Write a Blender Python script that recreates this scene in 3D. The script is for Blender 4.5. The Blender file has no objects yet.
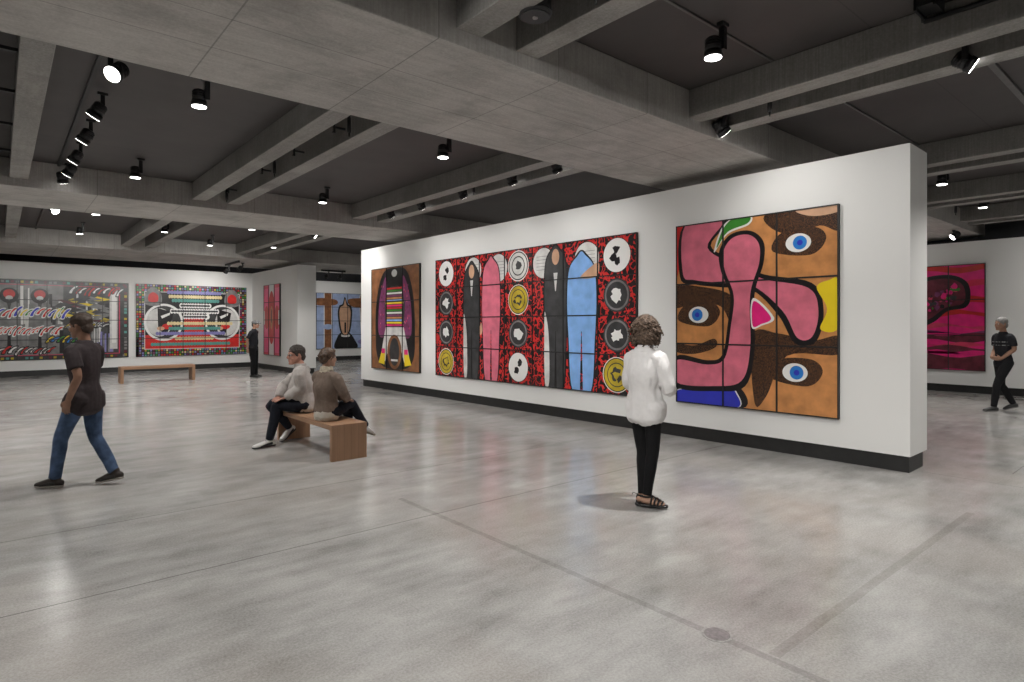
import bpy, bmesh, math, random
from mathutils import Vector, Matrix, noise
C = bpy.context.scene.collection
V = Vector
rnd = random.Random(7)

# ------------------------------------------------------------------ helpers
def link(name, me, m=None, parent=None):
    o = bpy.data.objects.new(name, me); C.objects.link(o)
    if m is not None and not me.materials:
        for mm in (m if isinstance(m, (list, tuple)) else [m]): me.materials.append(mm)
    if parent is not None: o.parent = parent
    return o
def build(name, bm, m=None, parent=None, smooth=False):
    bmesh.ops.recalc_face_normals(bm, faces=bm.faces[:])
    me = bpy.data.meshes.new(name); bm.to_mesh(me); bm.free()
    if smooth:
        for p in me.polygons: p.use_smooth = True
    return link(name, me, m, parent)
def tag(o, label=None, cat=None, group=None, kind=None):
    if label: o['label'] = label
    if cat: o['category'] = cat
    if group: o['group'] = group
    if kind: o['kind'] = kind
    return o
def empty(name, loc, label=None, cat=None, group=None, rz=0):
    o = bpy.data.objects.new(name, None); C.objects.link(o); o.location = loc; o.rotation_euler = (0, 0, rz)
    o.empty_display_size = .1
    return tag(o, label, cat, group)
def copy_tree(o, parent=None):
    c = o.copy(); C.objects.link(c); c.parent = parent
    for ch in o.children: copy_tree(ch, c)
    return c
def box(bm, x0, x1, y0, y1, z0, z1, mi=0, bev=0):
    vs = [bm.verts.new((x, y, z)) for x in (x0, x1) for y in (y0, y1) for z in (z0, z1)]
    idx = [(0,1,3,2),(4,6,7,5),(0,4,5,1),(2,3,7,6),(0,2,6,4),(1,5,7,3)]
    fs = [bm.faces.new([vs[i] for i in f]) for f in idx]
    for f in fs: f.material_index = mi
    if bev:
        es = list({e for f in fs for e in f.edges})
        r = bmesh.ops.bevel(bm, geom=es, offset=bev, segments=2, affect='EDGES', profile=.5)
        for f in r['faces']: f.material_index = mi
def frame_of(t, side):
    t = t.normalized(); s = side - t*side.dot(t)
    if s.length < 1e-4:
        s = V((1,0,0)) - t*t.x
        if s.length < 1e-3: s = V((0,1,0)) - t*t.y
    s.normalize(); return s, t.cross(s)
def cyl(bm, a, b, r0, r1=None, n=16, mi=0, cap=True):
    a = V(a); b = V(b); r1 = r0 if r1 is None else r1
    s, u = frame_of(b-a, V((.3,.2,1)))
    A = [bm.verts.new(a+(s*math.cos(k*2*math.pi/n)+u*math.sin(k*2*math.pi/n))*r0) for k in range(n)]
    B = [bm.verts.new(b+(s*math.cos(k*2*math.pi/n)+u*math.sin(k*2*math.pi/n))*r1) for k in range(n)]
    for k in range(n):
        f = bm.faces.new((A[k], A[(k+1)%n], B[(k+1)%n], B[k])); f.material_index = mi; f.smooth = True
    if cap:
        f = bm.faces.new(A[::-1]); f.material_index = mi
        f = bm.faces.new(B); f.material_index = mi
def cr(p0, p1, p2, p3, t):
    return .5*((2*p1)+(p2-p0)*t+(2*p0-5*p1+4*p2-p3)*t*t+(3*p1-p0-3*p2+p3)*t*t*t)
def loft(bm, pts, rads, side, n=14, sub=4, shift=None, ends=(.5,.5)):
    """closed tube of elliptical rings through pts; rads = (along side, across)"""
    pts = [V(p) for p in pts]; rads = [V((r, r)) if isinstance(r, (int, float)) else V(r) for r in rads]
    side = V(side)
    if sub > 1 and len(pts) > 1:
        P, Rr = [], []
        m = len(pts)
        for i in range(m-1):
            a, b, c, d = pts[max(i-1,0)], pts[i], pts[i+1], pts[min(i+2,m-1)]
            ra, rb, rc, rd = rads[max(i-1,0)], rads[i], rads[i+1], rads[min(i+2,m-1)]
            for k in range(sub):
                t = k/sub; P.append(cr(a,b,c,d,t)); Rr.append(cr(ra,rb,rc,rd,t))
        P.append(pts[-1]); Rr.append(rads[-1]); pts, rads = P, Rr
    rings = []
    m = len(pts)
    def ring(p, t, r):
        s, u = frame_of(t, side)
        return [bm.verts.new(p + s*math.cos(k*2*math.pi/n)*r[0] + u*math.sin(k*2*math.pi/n)*r[1]) for k in range(n)]
    t0 = (pts[1]-pts[0]).normalized(); t1 = (pts[-1]-pts[-2]).normalized()
    e0 = min(rads[0])*ends[0]*2; e1 = min(rads[-1])*ends[1]*2
    tip0 = bm.verts.new(pts[0]-t0*e0)
    rings.append(ring(pts[0]-t0*e0*.8, t0, rads[0]*.55)); rings.append(ring(pts[0]-t0*e0*.42, t0, rads[0]*.88))
    for i in range(m):
        t = pts[min(i+1,m-1)]-pts[max(i-1,0)]
        rings.append(ring(pts[i], t, rads[i]))
    rings.append(ring(pts[-1]+t1*e1*.42, t1, rads[-1]*.88)); rings.append(ring(pts[-1]+t1*e1*.8, t1, rads[-1]*.55))
    tip1 = bm.verts.new(pts[-1]+t1*e1)
    for A, B in zip(rings, rings[1:]):
        for k in range(n): bm.faces.new((A[k], A[(k+1)%n], B[(k+1)%n], B[k]))
    for k in range(n):
        bm.faces.new((tip0, rings[0][(k+1)%n], rings[0][k])); bm.faces.new((tip1, rings[-1][k], rings[-1][(k+1)%n]))
def ball(bm, c, r, M=None, u=14, v=10):
    c = V(c); r = V((r,r,r)) if isinstance(r,(int,float)) else V(r)
    ret = bmesh.ops.create_uvsphere(bm, u_segments=u, v_segments=v, radius=1)
    for q in ret['verts']:
        p = V((q.co.x*r.x, q.co.y*r.y, q.co.z*r.z)); q.co = c + (M @ p if M else p)
def fuse(name, bm, m, parent, vox, smooth=4, disp=0, freq=10, seed=0, stretch=(1,1,1)):
    """one continuous skin from overlapping closed volumes"""
    bmesh.ops.recalc_face_normals(bm, faces=bm.faces[:])
    me = bpy.data.meshes.new('tmp'); bm.to_mesh(me); bm.free()
    o = bpy.data.objects.new('tmp', me); C.objects.link(o)
    md = o.modifiers.new('r', 'REMESH'); md.mode = 'VOXEL'; md.voxel_size = vox; md.adaptivity = 0
    sm = o.modifiers.new('s', 'SMOOTH'); sm.factor = .5; sm.iterations = smooth
    dg = bpy.context.evaluated_depsgraph_get(); dg.update()
    me2 = bpy.data.meshes.new_from_object(o.evaluated_get(dg))
    bpy.data.objects.remove(o); bpy.data.meshes.remove(me)
    me2.name = name
    if disp:
        off = V((seed*3.7, seed*1.3, 0)); st = V(stretch)
        ns = [(v.co.copy(), v.normal.copy()) for v in me2.vertices]
        for v, (co, nn) in zip(me2.vertices, ns):
            q = V((co.x*st.x, co.y*st.y, co.z*st.z))*freq + off
            d = noise.noise(q) + .5*noise.noise(q*2.1)
            v.co = co + nn*disp*d
    me2.materials.clear()
    for p in me2.polygons: p.use_smooth = True
    return link(name, me2, m, parent)

# ------------------------------------------------------------------ materials
def mat(name, col, rough=.6, spec=.5, metal=0, var=0, scale=8, bump=0, bscale=60, emit=None, es=0, coat=0, vary2=None):
    m = bpy.data.materials.new(name); m.use_nodes = True
    nt = m.node_tree; b = nt.nodes['Principled BSDF']
    b.inputs['Base Color'].default_value = (*col, 1); b.inputs['Roughness'].default_value = rough
    b.inputs['Specular IOR Level'].default_value = spec; b.inputs['Metallic'].default_value = metal
    b.inputs['Coat Weight'].default_value = coat; b.inputs['Coat Roughness'].default_value = .08
    if emit: b.inputs['Emission Color'].default_value = (*emit, 1); b.inputs['Emission Strength'].default_value = es
    tc = nt.nodes.new('ShaderNodeTexCoord')
    if var or vary2:
        n = nt.nodes.new('ShaderNodeTexNoise'); n.inputs['Scale'].default_value = scale; n.inputs['Detail'].default_value = 5
        nt.links.new(tc.outputs['Object'], n.inputs['Vector'])
        r = nt.nodes.new('ShaderNodeValToRGB'); nt.links.new(n.outputs['Fac'], r.inputs['Fac'])
        c2 = vary2 or tuple(c*(1-var) for c in col); c1 = col if vary2 else tuple(min(1, c*(1+var)) for c in col)
        r.color_ramp.elements[0].position = .32; r.color_ramp.elements[1].position = .68
        r.color_ramp.elements[0].color = (*c2, 1); r.color_ramp.elements[1].color = (*c1, 1)
        nt.links.new(r.outputs['Color'], b.inputs['Base Color'])
    if bump:
        n = nt.nodes.new('ShaderNodeTexNoise'); n.inputs['Scale'].default_value = bscale; n.inputs['Detail'].default_value = 4
        nt.links.new(tc.outputs['Object'], n.inputs['Vector'])
        bp = nt.nodes.new('ShaderNodeBump'); bp.inputs['Strength'].default_value = bump; bp.inputs['Distance'].default_value = .004
        nt.links.new(n.outputs['Fac'], bp.inputs['Height']); nt.links.new(bp.outputs['Normal'], b.inputs['Normal'])
    return m
class NG:
    """small node-writing helper"""
    def __init__(s, name):
        s.m = bpy.data.materials.new(name); s.m.use_nodes = True; s.nt = s.m.node_tree; s.b = s.nt.nodes['Principled BSDF']
        s.tc = s.nt.nodes.new('ShaderNodeTexCoord'); s.xyz = s.nt.nodes.new('ShaderNodeSeparateXYZ'); s.l(s.tc.outputs['Object'], s.xyz.inputs[0])
    def l(s, a, b): s.nt.links.new(a, b)
    def math(s, op, a, b=None, clamp=False):
        n = s.nt.nodes.new('ShaderNodeMath'); n.operation = op; n.use_clamp = clamp
        for i, v in enumerate((a, b)):
            if v is None: continue
            if isinstance(v, (int, float)): n.inputs[i].default_value = v
            else: s.l(v, n.inputs[i])
        return n.outputs[0]
    def noise(s, scale, detail=4, rough=.55, vec=None, dist=0):
        n = s.nt.nodes.new('ShaderNodeTexNoise'); n.inputs['Scale'].default_value = scale; n.inputs['Detail'].default_value = detail
        n.inputs['Roughness'].default_value = rough; n.inputs['Distortion'].default_value = dist
        s.l(vec or s.tc.outputs['Object'], n.inputs['Vector']); return n.outputs['Fac']
    def scaled(s, sc):
        n = s.nt.nodes.new('ShaderNodeMapping'); n.inputs['Scale'].default_value = sc; s.l(s.tc.outputs['Object'], n.inputs['Vector']); return n.outputs[0]
    def ramp(s, fac, stops):
        r = s.nt.nodes.new('ShaderNodeValToRGB'); s.l(fac, r.inputs['Fac']); e = r.color_ramp.elements
        while len(e) < len(stops): e.new(.5)
        for q, (p, c) in zip(e, stops):
            q.position = p; q.color = (*c, 1) if isinstance(c, tuple) else (c, c, c, 1)
        return r.outputs['Color']
    def mix(s, fac, a, b, mode='MIX'):
        n = s.nt.nodes.new('ShaderNodeMix'); n.data_type = 'RGBA'; n.blend_type = mode
        for i, v in ((0, fac), (6, a), (7, b)):
            if isinstance(v, (int, float)): n.inputs[i].default_value = v if i == 0 else (v, v, v, 1)
            elif isinstance(v, tuple): n.inputs[i].default_value = (*v, 1)
            else: s.l(v, n.inputs[i])
        return n.outputs[2]
    def line(s, axis, pos, w, soft=None):
        """1 inside a line at coordinate pos"""
        d = s.math('ABSOLUTE', s.math('SUBTRACT', axis, pos)); return s.math('LESS_THAN', d, w)
    def rng(s, axis, a, b): return s.math('MULTIPLY', s.math('GREATER_THAN', axis, a), s.math('LESS_THAN', axis, b))
    def bump(s, h, st, dist=.004):
        n = s.nt.nodes.new('ShaderNodeBump'); n.inputs['Strength'].default_value = st; n.inputs['Distance'].default_value = dist
        s.l(h, n.inputs['Height']); s.l(n.outputs[0], s.b.inputs['Normal'])

def floor_material():
    g = NG('polished_concrete'); X, Y = g.xyz.outputs[0], g.xyz.outputs[1]
    big = g.noise(.42, 4, .5, dist=.2); mid = g.noise(1.6, 7, .6, g.scaled((1, 1.3, 1))); brush = g.noise(3.2, 6, .6, g.scaled((.45, 1.6, 1))); fine = g.noise(75, 3, .7); warm = g.noise(.5, 3, .5, g.scaled((1.3, .8, 1)))
    c = g.ramp(big, [(.36, (.235,.229,.217)), (.5, (.37,.362,.346)), (.64, (.53,.521,.503))])
    c = g.mix(.55, c, g.ramp(mid, [(.34, (.20,.194,.184)), (.66, (.58,.571,.552))]))
    c = g.mix(.30, c, g.ramp(brush, [(.34, (.20,.194,.184)), (.66, (.58,.571,.552))]))
    c = g.mix(g.math('MULTIPLY', g.ramp(warm, [(.45, 0.), (.65, 1.)]), .45), c, (.37,.325,.285))
    c = g.mix(.18, c, g.ramp(fine, [(.36, .08), (.64, .66)]))
    speck = g.ramp(g.noise(160, 2, .5), [(.70, 0.), (.74, 1.)])
    c = g.mix(g.math('MULTIPLY', speck, .25), c, (.12,.11,.10))
    # sawn joints and the wider patched strips
    def add(c, msk, k, col): return g.mix(g.math('MULTIPLY', msk, k), c, col)
    wob = g.math('MULTIPLY', g.math('SUBTRACT', g.noise(3, 2), .5), .012)
    Xw = g.math('ADD', X, wob); Yw = g.math('ADD', Y, wob)
    for p, a, b in ((4.39, -9, 7.5), (5.90, -9, 7.5), (1.52, 8.4, 18), (10.2, -9, 7.5), (14.4, -9, 7.5), (18.6, -9, 7.5)):
        c = add(c, g.math('MULTIPLY', g.line(Yw, p, .006), g.rng(X, a, b)), .65, (.09,.085,.08))
    for p, a, b in ((6.0, 5.9, 20), (-1.2, -9, 22), (7.78, -9, 2.2), (11.0, -9, 20), (14.0, -9, 20)):
        c = add(c, g.math('MULTIPLY', g.line(Xw, p, .005), g.rng(Y, a, b)), .5, (.10,.095,.09))
    ed = g.noise(14, 4, .7)
    c = add(c, g.math('MULTIPLY', g.math('MULTIPLY', g.line(Xw, 2.86, .026), g.rng(Y, 1.0, 5.0)), g.ramp(ed, [(.3, .45), (.6, 1.)])), .36, (.13,.125,.12))
    c = add(c, g.math('MULTIPLY', g.math('MULTIPLY', g.line(Yw, 1.44, .03), g.rng(X, 2.9, 6.4)), g.ramp(ed, [(.3, .5), (.6, 1.)])), .30, (.14,.125,.11))
    g.l(c, g.b.inputs['Base Color'])
    r = g.ramp(g.noise(1.8, 5, .6), [(.35, .14), (.65, .25)]); g.l(r, g.b.inputs['Roughness'])
    g.b.inputs['Specular IOR Level'].default_value = .5
    return g.m
def concrete(name, lo, hi, joint_x=None, joint_y=None, axis='Z', warm=(.36,.33,.30)):
    g = NG(name); X, Y = g.xyz.outputs[0], g.xyz.outputs[1]
    big = g.noise(.9, 6, .6, dist=.5)
    str_ = g.noise(5, 5, .6, g.scaled((3.5, .35, .5) if axis == 'Y' else ((.35, 3.5, .6) if axis == 'X' else (2, 2, .3))))
    fine = g.noise(45, 4, .7)
    c = g.ramp(big, [(.37, lo), (.63, hi)])
    c = g.mix(.40, c, g.ramp(str_, [(.34, lo), (.66, hi)]))
    c = g.mix(.20, c, g.ramp(fine, [(.34, .08), (.66, .55)]))
    blot = g.ramp(g.noise(1.3, 8, .72, dist=.4), [(.50, 0.), (.68, 1.)])
    c = g.mix(g.math('MULTIPLY', blot, .45), c, tuple(v*.55 for v in lo))
    if joint_x:
        m_ = g.math('ABSOLUTE', g.math('SUBTRACT', g.math('MODULO', g.math('ADD', X, 50*joint_x), joint_x), joint_x/2))
        c = g.mix(g.math('MULTIPLY', g.math('GREATER_THAN', m_, joint_x/2-.006), .5), c, (.09,.085,.08))
    for p in (joint_y or []):
        c = g.mix(g.math('MULTIPLY', g.line(Y, p, .006), .45), c, (.10,.095,.09))
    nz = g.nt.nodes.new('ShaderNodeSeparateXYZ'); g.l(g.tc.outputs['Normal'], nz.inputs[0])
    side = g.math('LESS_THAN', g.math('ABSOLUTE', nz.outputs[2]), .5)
    board_shade = g.noise(1.0, 4, .6, g.scaled((55, 55, 1.2)))
    c = g.mix(side, c, g.mix(g.ramp(board_shade, [(.3, .25), (.7, .6)]), c, tuple(v*.55 for v in lo)))  # side faces: board grain, plus their shade darkened into the colour
    g.l(c, g.b.inputs['Base Color']); g.b.inputs['Roughness'].default_value = .75
    g.bump(fine, .25, .004)
    return g.m
M = {}
M['floor'] = floor_material()
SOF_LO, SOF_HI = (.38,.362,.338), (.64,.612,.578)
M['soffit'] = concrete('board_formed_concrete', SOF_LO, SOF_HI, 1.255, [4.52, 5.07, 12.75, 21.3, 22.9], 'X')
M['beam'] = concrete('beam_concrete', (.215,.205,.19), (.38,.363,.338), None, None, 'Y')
def ceiling_material():
    g = NG('dark_ceiling_board'); n = g.noise(1.2, 4, .6)
    c = g.ramp(n, [(.3, (.060,.054,.053)), (.7, (.080,.071,.070))])
    X, Y = g.xyz.outputs[0], g.xyz.outputs[1]
    for p in (2.0, 10.4, 18.6): c = g.mix(g.math('MULTIPLY', g.line(Y, p, .006), .6), c, (.03,.028,.027))
    g.l(c, g.b.inputs['Base Color']); g.b.inputs['Roughness'].default_value = .6; return g.m
M['ceil'] = ceiling_material()
def wall_material():
    g = NG('white_wall_paint'); n = g.noise(.6, 3, .5); f = g.noise(220, 2, .5)
    g.l(g.ramp(n, [(.3, (.79,.79,.775)), (.7, (.82,.82,.805))]), g.b.inputs['Base Color'])
    g.b.inputs['Roughness'].default_value = .7; g.bump(f, .08, .001); return g.m
M['wall'] = wall_material()
M['base'] = mat('black_plinth', (.018,.018,.018), .5, var=.2)
M['darkwall'] = mat('dark_service_wall', (.05,.05,.055), .9, var=.15, scale=2)
M['metal_black'] = mat('black_powder_coat', (.012,.012,.013), .42, var=.1)
M['metal_grey'] = mat('grey_track_metal', (.16,.16,.16), .4, metal=.7, var=.1)
M['grille'] = mat('dark_grille', (.03,.03,.03), .5, var=.2, scale=80)
M['lens'] = mat('lamp_lens', (.9,.9,.9), .3, emit=(1,.98,.95), es=9)
M['steel'] = mat('worn_steel', (.30,.285,.28), .35, metal=.6, var=.3, scale=40)

# ------------------------------------------------------------------ the room
ZS, ZB, ZC, ZW = 3.76, 3.885, 4.19, 3.60
def struct(name, bm, m): return tag(build(name, bm, m), kind='structure')
def sbox(name, m, *a, bev=0):
    bm = bmesh.new(); box(bm, *a, bev=bev); return struct(name, bm, m)
sbox('floor', M['floor'], -7, 18.4, -8, 28, -.2, 0)
sbox('ceiling', M['ceil'], -7, 18.4, -8, 28, ZC, ZC+.2)
for i, (y0, y1) in enumerate(((-4.5, -2.5), (3.81, 5.80), (12.1, 14.1), (20.4, 23.85))):
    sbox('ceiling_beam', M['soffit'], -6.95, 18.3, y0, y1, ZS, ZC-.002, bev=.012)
pairs = [(-3.6,-3.36),(-3.0,-2.76),(-.46,-.22),(.13,.36),(2.67,2.91),(3.27,3.51),(5.76,6.0),(6.36,6.6)]
right = [(10.02,10.25),(10.63,10.87),(13.15,13.38),(13.7,13.94),(16.1,16.33),(16.7,16.93)]
for (y0, y1, xs) in ((-2.51, 3.82, pairs+right), (5.79, 12.11, pairs+right), (14.09, 20.41, pairs+right)):
    for (x0, x1) in xs:
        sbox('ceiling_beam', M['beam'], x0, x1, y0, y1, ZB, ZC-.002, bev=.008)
# outer shell
sbox('wall_left', M['wall'], -7, -6.8, -7.8, 25, 0, ZC)
sbox('wall_near', M['wall'], -6.8, 18.2, -8, -7.8, 0, ZC)
sbox('wall_service', M['darkwall'], -6.8, 18.2, 27.0, 27.2, 0, ZC)
sbox('wall_outer', M['darkwall'], 18.2, 18.4, -8, 27, 0, ZC)
# back wall with black plinth
def plinthed(name, base, x0, x1, y0, y1, inset=.04, bh=.18):
    sbox(name, M['wall'], x0, x1, y0, y1, bh, ZW)
    sbox(base, M['base'], x0+inset, x1-inset, y0+inset, y1-inset, 0, bh)
plinthed('wall_back', 'baseboard_back', -6.79, 7.5, 24.40, 24.95)
plinthed('wall_return', 'baseboard_return', 7.5, 8.12, 19.75, 26.35)
plinthed('wall_far', 'baseboard_far', 8.12, 17.58, 26.4, 26.9)
plinthed('wall_right', 'baseboard_right', 17.6, 18.1, -7.7, 26.9)
# the freestanding main wall: a very slightly turned box
ang = math.atan2(.19, 12.75)
def turned(name, m, w0, w1, l0, l1, z0, z1):
    bm = bmesh.new(); box(bm, w0, w1, l0, l1, z0, z1)
    bmesh.ops.transform(bm, matrix=Matrix.Translation((7.57, 2.24, 0)) @ Matrix.Rotation(ang, 4, 'Z'), verts=bm.verts[:])
    return struct(name, bm, m)
turned('wall_main', M['wall'], 0, .60, 0, 12.70, .18, ZW)
turned('baseboard_main', M['base'], .03, .52, .02, 12.64, 0, .18)
def on_main(u, z, out=0):   # u = distance along the wall from its near end
    return Matrix.Translation((7.57, 2.24, 0)) @ Matrix.Rotation(ang, 4, 'Z') @ V((-out, u, z))

# ------------------------------------------------------------------ artworks: generic colour compositions on a grid of panels
PAL = {}
def pal(name, col, var=.0, **k):
    if name not in PAL: PAL[name] = mat('print_'+name, col, .28, .4, var=var, coat=.08, **k)
    return PAL[name]
for n_, c_, v_ in (('black',(.012,.011,.012),0),('white',(.80,.80,.78),0),('red',(.60,.028,.025),.12),('grey',(.20,.20,.20),.3),('pale',(.62,.62,.60),.15),
    ('pink',(.67,.165,.235),.15),('rose',(.62,.05,.12),.15),('magenta',(.80,.02,.21),.1),('hotpink',(.85,.12,.27),.08),('crimson',(.72,.03,.09),.1),('orange',(.56,.245,.085),.22),('brown',(.25,.105,.045),.3),
    ('blue',(.035,.045,.50),.05),('sky',(.22,.42,.78),.12),('azure',(.03,.20,.58),.1),('green',(.05,.25,.035),.08),('yellow',(.82,.62,.02),.03),
    ('gold',(.50,.38,.03),.25),('violet',(.20,.045,.13),.25),('maroon',(.13,.02,.035),.4),('flesh',(.60,.36,.23),.12),('teal',(.10,.32,.28),.1),
    ('charcoal',(.045,.045,.047),.3),('lilac',(.23,.22,.48),.1),('cream',(.72,.60,.33),.1),('periwinkle',(.36,.45,.68),.12)):
    pal(n_, c_, v_, scale=6)
def shard_mat(name, ca, cb, sc, th, dist=.35):
    g = NG('print_'+name)
    mp = g.scaled((1, 1, .8)); n = g.nt.nodes.new('ShaderNodeTexNoise'); n.inputs['Scale'].default_value = sc*.8; g.l(mp, n.inputs['Vector'])
    ad = g.nt.nodes.new('ShaderNodeVectorMath'); ad.operation = 'SCALE'; ad.inputs[3].default_value = dist; g.l(n.outputs['Color'], ad.inputs[0])
    a2 = g.nt.nodes.new('ShaderNodeVectorMath'); g.l(mp, a2.inputs[0]); g.l(ad.outputs[0], a2.inputs[1])
    v = g.nt.nodes.new('ShaderNodeTexVoronoi'); v.feature = 'DISTANCE_TO_EDGE'; v.inputs['Scale'].default_value = sc; g.l(a2.outputs[0], v.inputs['Vector'])
    v2 = g.nt.nodes.new('ShaderNodeTexVoronoi'); v2.feature = 'F1'; v2.inputs['Scale'].default_value = sc*2.3; g.l(a2.outputs[0], v2.inputs['Vector'])
    m1 = g.math('GREATER_THAN', v.outputs['Distance'], th); m2 = g.math('GREATER_THAN', v2.outputs['Distance'], .30)
    c = g.mix(g.math('MULTIPLY', m1, m2), ca, cb); g.l(c, g.b.inputs['Base Color']); g.b.inputs['Roughness'].default_value = .3; g.b.inputs['Specular IOR Level'].default_value = .4
    return g.m
PAL['shards'] = shard_mat('red_black_shards', (.62,.03,.028), (.012,.011,.012), 7, .075)
PAL['umber'] = shard_mat('umber_grain', (.20,.085,.035), (.015,.011,.010), 42, .035, .1)
KEYS = list(PAL)
def smooth_closed(pts, k=6):
    P = [V((*p, 0)) for p in pts]; n = len(P); out = []
    for i in range(n):
        for j in range(k):
            q = cr(P[i-1], P[i], P[(i+1)%n], P[(i+2)%n], j/k); out.append((q.x, q.y))
    return out
class Art:
    def __init__(s, W, H): s.W, s.H, s.bm, s.k = W, H, bmesh.new(), 0
    def poly(s, pts, col, step=1):
        s.k += step; y = -.0412 - s.k*.000012
        cl = []
        for (x, z) in pts: cl.append((min(max(x, .004), s.W-.004), min(max(z, .004), s.H-.004)))
        out = [p for i, p in enumerate(cl) if (p[0]-cl[i-1][0])**2+(p[1]-cl[i-1][1])**2 > 1e-9]
        if len(out) < 3: return
        f = s.bm.faces.new([s.bm.verts.new((x, y, z)) for x, z in out]); f.material_index = KEYS.index(col)
    def blob(s, pts, col, k=6): s.poly(smooth_closed(pts, k), col)
    def rect(s, x0, x1, z0, z1, col, step=1): s.poly([(x0,z0),(x1,z0),(x1,z1),(x0,z1)], col, step)
    def ell(s, cx, cz, rx, rz, col, n=36, rot=0):
        c_, s_ = math.cos(rot), math.sin(rot)
        s.poly([(cx+rx*math.cos(a)*c_-rz*math.sin(a)*s_, cz+rx*math.cos(a)*s_+rz*math.sin(a)*c_) for a in (k*2*math.pi/n for k in range(n))], col)
    def star(s, cx, cz, r, n, col, seed=0):
        q = random.Random(seed); s.poly([(cx+r*(q.uniform(.45,1))*math.cos(k*2*math.pi/n), cz+r*(q.uniform(.45,1))*math.sin(k*2*math.pi/n)) for k in range(n)], col)
def hang(name, label, cat, art, cols, rows, matrix, group=None, borders=None):
    W, H = art.W, art.H
    root = empty(name, (0,0,0), label, cat, group); root.matrix_world = matrix
    # backing (tray), picture, grid frame
    bm = bmesh.new(); box(bm, 0, W, -.04, -.003, 0, H, bev=.002); build('backing', bm, M['metal_black'], root)
    bmesh.ops.recalc_face_normals
    me = bpy.data.meshes.new('picture')
    art.bm.normal_update()
    for f in art.bm.faces:
        if f.normal.y > 0: f.normal_flip()
    art.bm.to_mesh(me); art.bm.free()
    for k in KEYS: me.materials.append(PAL[k])
    link('picture', me, None, root)
    bm = bmesh.new(); t = .010; d0, d1 = -.052, -.0395
    cx = cols if isinstance(cols, list) else [W*i/cols for i in range(1, cols)]
    cz = [H*i/rows for i in range(1, rows)]
    for x in cx: box(bm, x-t, x+t, d0, d1, .01, H-.01)
    for z in cz: box(bm, .01, W-.01, d0+.0006, d1, z-t, z+t)
    e = .014
    box(bm, 0, W, d0-.001, -.005, 0, e); box(bm, 0, W, d0-.001, -.005, H-e, H); box(bm, 0, e, d0-.0012, -.005, e, H-e); box(bm, W-e, W, d0-.0012, -.005, e, H-e)
    build('frame', bm, M['metal_black'], root)
    return root

def hang_main(name, label, cat, art, cols, rows, u_left, z0=.51):
    """u_left: far (picture-left) end measured along the main wall"""
    ax = V((0,-1,0)); ax.rotate(Matrix.Rotation(ang, 3, 'Z'))
    nrm = V((1,0,0)); nrm.rotate(Matrix.Rotation(ang, 3, 'Z'))
    o = on_main(u_left, z0)
    mt = Matrix(((ax.x, nrm.x, 0, o.x), (ax.y, nrm.y, 0, o.y), (0, 0, 1, o.z), (0, 0, 0, 1)))
    return hang(name, label, cat, art, cols, rows, mt)

HA = 2.53
# near colour-block work
a = Art(2.21, HA); W = a.W
a.rect(0, W, 0, HA, 'orange')
a.blob([(1.36,HA),(1.4,2.34),(1.7,2.22),(2.0,2.30),(W,2.22),(W,HA)], 'umber'); a.blob([(1.75,2.48),(1.95,2.42),(W,2.44),(W,HA),(1.75,HA)], 'flesh')
a.blob([(0,1.66),(.3,1.66),(.86,1.5),(.86,1.1),(.7,1.36),(.3,1.42),(0,1.36)], 'umber'); a.blob([(0,.72),(.3,.70),(.62,.80),(.6,.92),(.3,.82),(0,.84)], 'umber')
a.blob([(1.15,.98),(1.5,1.0),(1.9,.92),(W,.98),(W,.76),(1.6,.72),(1.34,.2),(1.18,.1)], 'umber')
a.blob([(.0,.0),(1.0,.0),(1.0,.26),(.6,.36),(0,.22)], 'black'); a.blob([(0,0),(.93,0),(.93,.22),(.8,.29),(.4,.24),(0,.17)], 'white'); a.blob([(0,0),(.915,0),(.915,.21),(.79,.275),(.4,.228),(0,.158)], 'blue')
a.blob([(0,HA),(.16,HA),(.1,2.2),(.03,1.85),(0,1.85)], 'red')
# broad pink ribbons laid over each other
a.blob([(.06,1.80),(.12,HA),(.82,HA),(.55,2.2),(.95,1.95),(1.3,1.76),(1.9,1.62),(2.04,1.30),(1.96,.92),(1.70,.88),(1.5,1.22),(1.15,1.56),(.7,1.62),(.3,1.68)], 'black')
a.blob([(.11,1.84),(.15,HA),(.74,HA),(.5,2.18),(.92,1.90),(1.3,1.70),(1.86,1.56),(1.98,1.28),(1.91,.97),(1.73,.95),(1.55,1.28),(1.15,1.62),(.7,1.68),(.3,1.74)], 'pink')
a.blob([(0,.66),(.5,.62),(.72,.70),(.80,1.1),(.84,1.5),(.70,1.85),(.68,2.12),(.84,2.32),(1.12,2.34),(1.30,2.18),(1.30,1.9),(1.18,1.5),(1.18,.8),(1.05,.3),(.6,.2),(0,.22)], 'black')
a.blob([(0,.60),(.5,.56),(.76,.66),(.85,1.1),(.89,1.5),(.76,1.85),(.74,2.10),(.87,2.27),(1.1,2.29),(1.24,2.15),(1.24,1.9),(1.12,1.5),(1.12,.8),(1.0,.37),(.6,.27),(0,.28)], 'pink')
a.blob([(.60,2.10),(.70,2.40),(.86,HA),(1.13,HA),(1.10,2.42),(.80,2.33)], 'white'); a.blob([(.64,2.16),(.73,2.40),(.88,HA),(1.11,HA),(1.08,2.44),(.80,2.36)], 'green')
a.blob([(1.16,1.46),(1.44,1.20),(1.28,1.10),(1.14,1.08)], 'white'); a.blob([(1.17,1.42),(1.40,1.20),(1.27,1.12),(1.155,1.10)], 'magenta')
a.blob([(1.96,1.56),(2.1,1.64),(W,1.62),(W,1.08),(2.0,1.06),(2.08,1.3)], 'yellow')
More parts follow.
